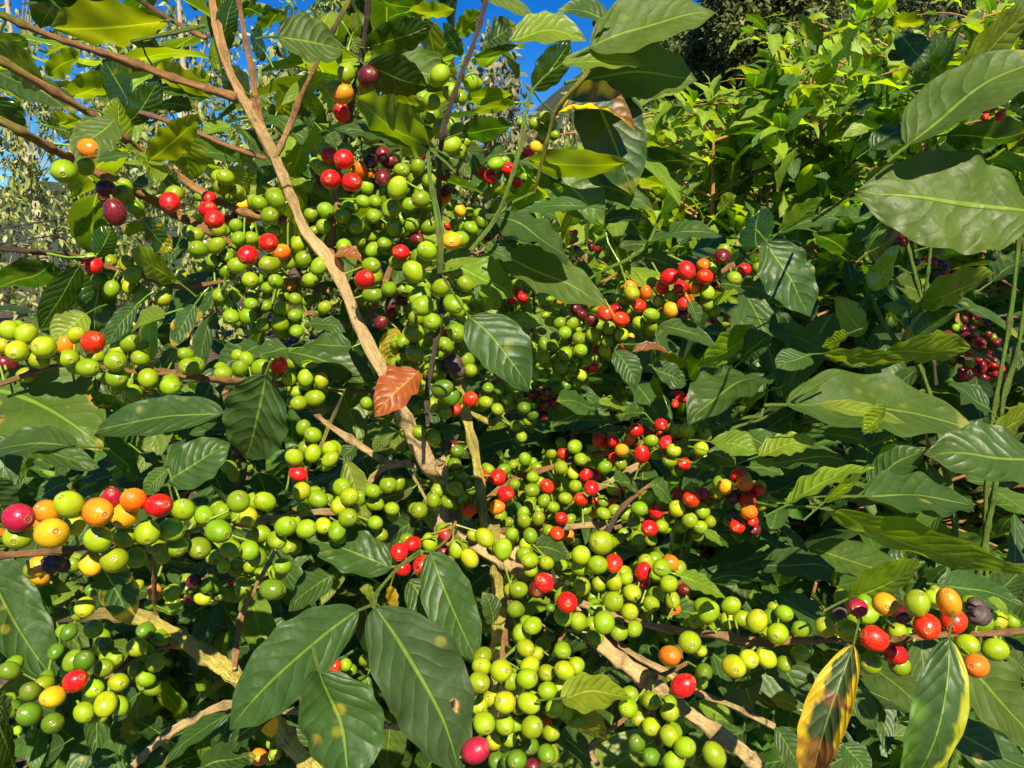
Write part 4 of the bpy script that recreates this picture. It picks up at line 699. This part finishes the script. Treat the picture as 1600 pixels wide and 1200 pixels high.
# ---------------------------------------------------------------- plantation bushes behind
def cloud(mb, p, A, Nn, L, W, col, misc, r, nu=5, nw=2, fold=.22, bendr=(.02, .16)):
    k = len(p); ts = np.linspace(0, 1, nu + 1); vs = np.linspace(-1, 1, 2 * nw + 1); T, V = np.meshgrid(ts, vs, indexing='ij'); T = T.ravel(); V = V.ravel()
    s = np.cross(Nn, A); bend = r.uniform(*bendr, k)[:, None]; ph = r.uniform(0, 6.28, (k, 1)); fo = r.uniform(0, fold * 1.6, (k, 1))
    h = W[:, None] / 2 * prof(T)[None]; off = L[:, None] * bend * (4 * T * (1 - T))[None] - L[:, None] * bend * 2 * np.clip(T - .5, 0, 1)[None] ** 2 + fo * np.abs(V)[None] * h + .09 * W[:, None] * np.sin(T[None] * 17 + ph + V[None]) * (V ** 2)[None]
    pts = p[:, None] + A[:, None] * (L[:, None] * T[None])[..., None] + s[:, None] * (h * V[None])[..., None] + Nn[:, None] * off[..., None]
    n_, m_ = nu + 1, 2 * nw + 1; idx = np.arange(n_ * m_).reshape(n_, m_); f = np.stack([idx[:-1, :-1], idx[:-1, 1:], idx[1:, 1:], idx[1:, :-1]], -1).reshape(-1, 4)
    F_ = (f[None] + (np.arange(k) * n_ * m_)[:, None, None]).reshape(-1, 4)
    uv = np.broadcast_to(np.stack([V * .5 + .5, T], -1)[None], (k, len(T), 2)); cc = np.repeat(col[:, None], len(T), 1).reshape(-1, 3); mm = np.repeat(misc[:, None], len(T), 1).reshape(-1, 3)
    mb.add(pts.reshape(-1, 3), F_, uv.reshape(-1, 2), cc, mm)
def coffee_bush(label, px, topy, D_, rad, nleaf, lime=.35, L0=.15, seed=0, cher=(), ztop=None):
    r = np.random.default_rng(seed); top = P(px, topy, D_); g0 = gz(top[0], top[1]); H = top[2] - g0
    o = thing('coffee_bush', label, 'coffee bush', (top[0], top[1], g0), 'coffee bushes planted behind the near trees')
    bx, by = top[0], top[1]; nst = 3; trunk = MB(); bm = MB(); tips = []
    for s_ in range(nst):
        a = r.uniform(0, 6.28); lean = rad * .28; pts = np.array([[bx + .03 * math.cos(a), by + .03 * math.sin(a), g0 - .04]] + [[bx + lean * t * math.cos(a), by + lean * t * math.sin(a), g0 + H * t * .93] for t in (.3, .6, .85, 1)])
        q = smooth_line(np.c_[pts, np.array([.022, .018, .013, .008, .004])], .05); tube(trunk, q[:, :3], q[:, 3], np.array([BC['b']] * len(q)), 7, False)
        for t in np.linspace(.12, .98, 17):
            for sd in (0, math.pi):
                b = a + r.uniform(0, 6.28); c0 = np.array([bx + lean * t * math.cos(a), by + lean * t * math.sin(a), g0 + H * t * .93]); le = rad * (1.15 - .62 * t ** 2) * r.uniform(.75, 1.1)
                dirv = np.array([math.cos(b + sd), math.sin(b + sd), r.uniform(.05, .5)]); e = c0 + dirv * le; mid = c0 + dirv * le * .5 + np.array([0, 0, .03]); e[2] -= le * .15
                q = smooth_line(np.c_[np.array([c0, mid, e]), np.array([.005, .004, .002])], .05); tube(bm, q[:, :3], q[:, 3], np.array([BC['b']] * len(q)) * np.linspace(1, .8, len(q))[:, None], 5, False, cap=False)
                tips.append(q[:, :3])
    tp = np.vstack([t for t in tips]); wt = np.concatenate([np.linspace(.35, 1, len(t)) for t in tips]); wt /= wt.sum()
    pk = tp[r.choice(len(tp), nleaf, p=wt)] + r.normal(0, .022, (nleaf, 3)); ctr = np.array([bx, by, g0 + H * .5])
    out = nrm(pk - ctr); A = nrm(out * np.array([1, 1, .2]) + r.normal(0, .55, (nleaf, 3)) + np.array([0, 0, -.25]))
    up = np.array([0, 0, 1.]) * .9 + out * .25 + np.array(sdir) * .4 + r.normal(0, .38, (nleaf, 3)); Nn = nrm(up - A * np.sum(up * A, 1, keepdims=True))
    hh = np.clip((pk[:, 2] - g0) / H, 0, 1); lm = r.random(nleaf) < lime * (.45 + 1.1 * hh)
    col = np.where(lm[:, None], np.array(TONE['L'][0]) * 1.3, np.array(TONE['G'][0]) * 1.5) * r.uniform(.7, 1.35, (nleaf, 1)); misc = np.stack([r.random(nleaf), .2 * (r.random(nleaf) < .3), r.uniform(0, .3, nleaf)], 1)
    fo = MB(); L = r.uniform(.7, 1.25, nleaf) * L0; cloud(fo, pk, A, Nn, L, L * r.uniform(.38, .5, nleaf), col, misc, r)
    trunk.build('trunk', M_BARK, o); bm.build('branches', M_BARK, o)['kind'] = 'stuff'
    c_ = fo.build('crown', M_LEAF, o)
    if cher:
        cb = MB()
        for (x, y, Dc, k, sp, ks) in cher:
            for _ in range(k): cherry(cb, P(x + r.normal(0, sp), y + r.normal(0, sp * .6), Dc + r.normal(0, .02)), .0078, r.normal(0, 1, 3), ks[int(r.integers(len(ks)))], 9, int(r.integers(1 << 30)))
        cb.build('cherries', M_CH, o)['kind'] = 'stuff'
    return o
coffee_bush('sunlit coffee bush on the slope with orange twigs showing through its leaves', 1330, 60, 3.0, .85, 2600, .5, .135, 1, [(1395, 165, 2.5, 7, 9, 'oRa'), (1330, 205, 2.5, 4, 8, 'rg'), (1290, 150, 2.5, 4, 10, 'g')])
coffee_bush('coffee bush at the upper right edge with a red bunch under its leaves', 1640, -60, 2.1, .62, 1500, .3, .14, 2, [(1558, 178, 1.55, 9, 11, 'rRal'), (1585, 172, 1.55, 4, 6, 'l'), (1470, 185, 1.6, 4, 6, 'dr')])
coffee_bush('bright lime coffee bush below the dark tree, left of the orange twigs', 1150, 150, 2.9, .62, 1700, .6, .125, 3, [(1130, 330, 2.35, 4, 7, 'rg')])
coffee_bush('highest coffee bush on the slope, right beside the dark round tree', 1270, 10, 4.9, .85, 1500, .45, .135, 4)
coffee_bush('coffee bush at the top of the picture behind the orange twigs', 1480, -30, 4.2, .9, 1700, .4, .135, 5)
coffee_bush('shaded dark coffee bush below the hill and left of the lime bushes', 1030, 140, 4.2, .75, 1300, .15, .135, 6)
coffee_bush('coffee bush behind the middle cherries, with tiny red berries deep inside', 880, 330, 2.1, .55, 1500, .4, .115, 7, [(886, 372, 1.62, 10, 9, 'rRo'), (900, 390, 1.62, 6, 9, 'gY'), (925, 385, 1.6, 4, 8, 'rd')])
coffee_bush('deep shaded coffee bush with dark red bunches behind the right green shoots', 1520, 400, 1.85, .55, 1100, .08, .135, 8, [(1520, 520, 1.45, 34, 34, 'ddmg'), (1510, 560, 1.42, 38, 26, 'ddmrg'), (1465, 412, 1.4, 10, 12, 'mdr'), (1405, 375, 1.45, 5, 9, 'dm'), (1545, 575, 1.42, 14, 16, 'dm')])
coffee_bush('coffee bush behind the row of red cherries right of the centre', 1140, 330, 2.2, .62, 1500, .3, .125, 9, [(1115, 515, 1.6, 10, 14, 'dr'), (1170, 545, 1.6, 4, 8, 'rd')])
coffee_bush('low coffee bush in shade behind the lower left cherries', 180, 560, 1.9, .6, 1200, .2, .125, 10, [(120, 745, 1.4, 5, 9, 'dr'), (330, 905, 1.35, 8, 14, 'dmg')])
coffee_bush('low coffee bush in shade behind the main trunk', 620, 520, 2.3, .65, 1200, .15, .125, 11)
coffee_bush('low coffee bush in shade behind the lower right fruit branch', 1250, 640, 2.0, .6, 1000, .12, .135, 12)

# ---------------------------------------------------------------- trees beyond the plantation
def drooping_tree(label, px, D_, ytop, wpx, ntw, colr, seed, leafL=.10, ybot=560, per=34):
    r = np.random.default_rng(seed); c = P(px, (ytop + ybot) / 2, D_); hw = wpx / 2 * D_ / F; hh = (ybot - ytop) / 2 * D_ / F
    o = thing('tree', label, 'tree', (c[0], c[1], 0), 'loose trees beyond the plantation'); tr = MB(); lb = MB()
    q = smooth_line(np.c_[np.array([[c[0], c[1], -.1], [c[0] + .1, c[1], c[2] * .5], [c[0] - .05, c[1] + .1, c[2]], [c[0], c[1], c[2] + hh * .8]]), np.array([.10, .08, .055, .02])], .2)
    tube(tr, q[:, :3], q[:, 3], np.array([(.40, .33, .24)] * len(q)), 8, False)
    tr.build('trunk', M_BARK, o); P0 = []; AA = []; 
    for i in range(ntw):
        while True:
            v = r.uniform(-1, 1, 3)
            if (v ** 2).sum() < 1: break
        # clumped
        e = c + v * np.array([hw, hw * .7, hh]); s = c + (e - c) * np.array([.25, .25, .6]); s[2] -= .15
        if i % 4 == 0: q = smooth_line(np.c_[np.array([s, (s + e) / 2 + np.array([0, 0, .2]), e]), np.array([.02, .012, .005])], .15); tube(lb, q[:, :3], q[:, 3] * .6, np.array([(.26, .21, .14)] * len(q)), 4, False, cap=False)
        dl = r.uniform(.25, .55); t = r.uniform(0, 1, per); sway = r.normal(0, .12, 3) * np.array([1, 1, 0])
        P0.append(e + np.outer(t, np.array([0, 0, -dl]) + sway) + r.normal(0, .05, (per, 3))); AA.append(nrm(np.array([0, 0, -1.]) * .8 + r.normal(0, .6, (per, 3))))
    lb.build('limbs', M_BARK, o)['kind'] = 'stuff'
    p = np.vstack(P0); A = np.vstack(AA); k = len(p); up = r.normal(0, 1, (k, 3)) + np.array(sdir) * .6; Nn = nrm(up - A * np.sum(up * A, 1, keepdims=True)); L = r.uniform(.7, 1.4, k) * leafL
    cidx = r.choice(len(colr), k); col = np.array(colr)[cidx] * r.uniform(.7, 1.3, (k, 1)); fo = MB(); cloud(fo, p, A, Nn, L, L * r.uniform(.30, .48, k), col, np.zeros((k, 3)), r, 3, 1); fo.build('crown', M_FAR, o)
GG = [(.28, .34, .08), (.20, .27, .05), (.38, .40, .13), (.14, .20, .04), (.42, .38, .17)]
drooping_tree('pale grey green tree with drooping leaves in the upper left corner', 40, 9.5, -80, 380, 210, GG, 21)
drooping_tree('pale drooping tree filling the gap between the upper left branches', 300, 9.0, -40, 330, 230, GG + [(.30, .34, .06)], 22)
drooping_tree('yellowish leafy tree behind the top middle of the coffee tree', 560, 8.0, -60, 340, 300, [(.26, .32, .05), (.18, .25, .05), (.32, .34, .10), (.10, .16, .04)], 23, .12)
drooping_tree('thin olive tree with bare pale stems left of the patch of blue sky', 770, 8.5, 20, 150, 130, [(.22, .24, .10), (.16, .19, .07), (.30, .25, .14)], 24, .10)
drooping_tree('low feathery tree on the skyline under the patch of blue sky', 880, 10, 150, 170, 120, GG, 25, .10)
def dense_tree(label, px, ytop, ybot, wpx, D_, nleaf, cols, seed, L0=.09):
    r = np.random.default_rng(seed); c = P(px, (ytop + ybot) / 2, D_); hw = wpx / 2 * D_ / F; hh = (ybot - ytop) / 2 * D_ / F; g0 = float(gz(c[0], c[1]))
    o = thing('tree', label, 'tree', (c[0], c[1], g0), 'dark trees on the slope'); tr = MB(); lb = MB()
    q = smooth_line(np.c_[np.array([[c[0], c[1], g0 - .1], [c[0] + .15, c[1], (c[2] + g0) / 2], [c[0], c[1], c[2] + hh * .5]]), np.array([.16, .12, .05])], .3); tube(tr, q[:, :3], q[:, 3], np.array([BC['d']] * len(q)), 8, False); tr.build('trunk', M_BARK, o)
    nb = 60; bl = []
    for i in range(nb):
        v = nrm(r.normal(0, 1, 3)) * r.uniform(.45, 1.0); e = c + v * np.array([hw, hw, hh]) * .85; bl.append(e)
        q = smooth_line(np.c_[np.array([c + (e - c) * .1, (c + e) / 2 + np.array([0, 0, .08]), e]), np.array([.05, .03, .01])], .3); tube(lb, q[:, :3], q[:, 3], np.array([BC['d']] * len(q)), 5, False, cap=False)
    lb.build('limbs', M_BARK, o)['kind'] = 'stuff'
    bl = np.array(bl); ci = r.integers(nb, size=nleaf); off = nrm(r.normal(0, 1, (nleaf, 3))) * (r.random((nleaf, 1)) ** .5) * hw * .26; p = bl[ci] + off
    A = nrm(off + r.normal(0, .3, (nleaf, 3)) * .5); up = nrm(off) + np.array([0, 0, .7]) + r.normal(0, .4, (nleaf, 3)); Nn = nrm(up - A * np.sum(up * A, 1, keepdims=True)); L = r.uniform(.7, 1.3, nleaf) * L0
    col = np.array(cols)[r.choice(len(cols), nleaf)] * r.uniform(.7, 1.3, (nleaf, 1)); fo = MB(); cloud(fo, p, A, Nn, L, L * .45, col, np.zeros((nleaf, 3)), r, 2, 1); fo.build('crown', M_FAR, o)
dense_tree('dark round tree on the slope under the upper right hill', 1205, -130, 120, 260, 12, 14000, [(.10, .13, .035), (.14, .17, .04), (.24, .26, .07)], 31, .12)
dense_tree('smaller rounded tree between the dark round tree and the lime bushes', 1120, 30, 200, 130, 13, 6000, [(.08, .12, .03), (.12, .15, .04)], 33, .12)
dense_tree('small olive tree against the hill, left of the dark round tree', 1040, 40, 180, 130, 15, 6000, [(.10, .15, .04), (.15, .19, .05), (.07, .10, .03)], 32, .12)
coffee_bush('far coffee bush in the top right corner, above all the other bushes', 1570, -70, 5.6, 1.2, 1500, .4, .13, 14)
dense_tree('broad dark tree on the skyline in the top right corner', 1450, -220, 60, 420, 16, 12000, [(.05, .075, .022), (.08, .10, .03), (.14, .15, .045)], 34, .13)
# two overhead cables at the left
for k, (a, b, lab) in enumerate((((-300, 395), (700, 190), 'upper of two thin dark cables crossing behind the upper left leaves'), ((-300, 415), (700, 222), 'lower of two thin dark cables crossing behind the upper left leaves'))):
    p0 = P(a[0], a[1], 6.5); p1 = P(b[0], b[1], 7.0); t = np.linspace(0, 1, 30)[:, None]; pts = p0 + (p1 - p0) * t; pts[:, 2] -= (.25 * 4 * t * (1 - t))[:, 0] * .6
    mb = MB(); tube(mb, pts, np.full(30, .006), np.array([(.02, .02, .02)] * 30), 6, False, 0); o = mb.build('cable', M_WIRE); tag(o, lab, 'cable', 'overhead cables')
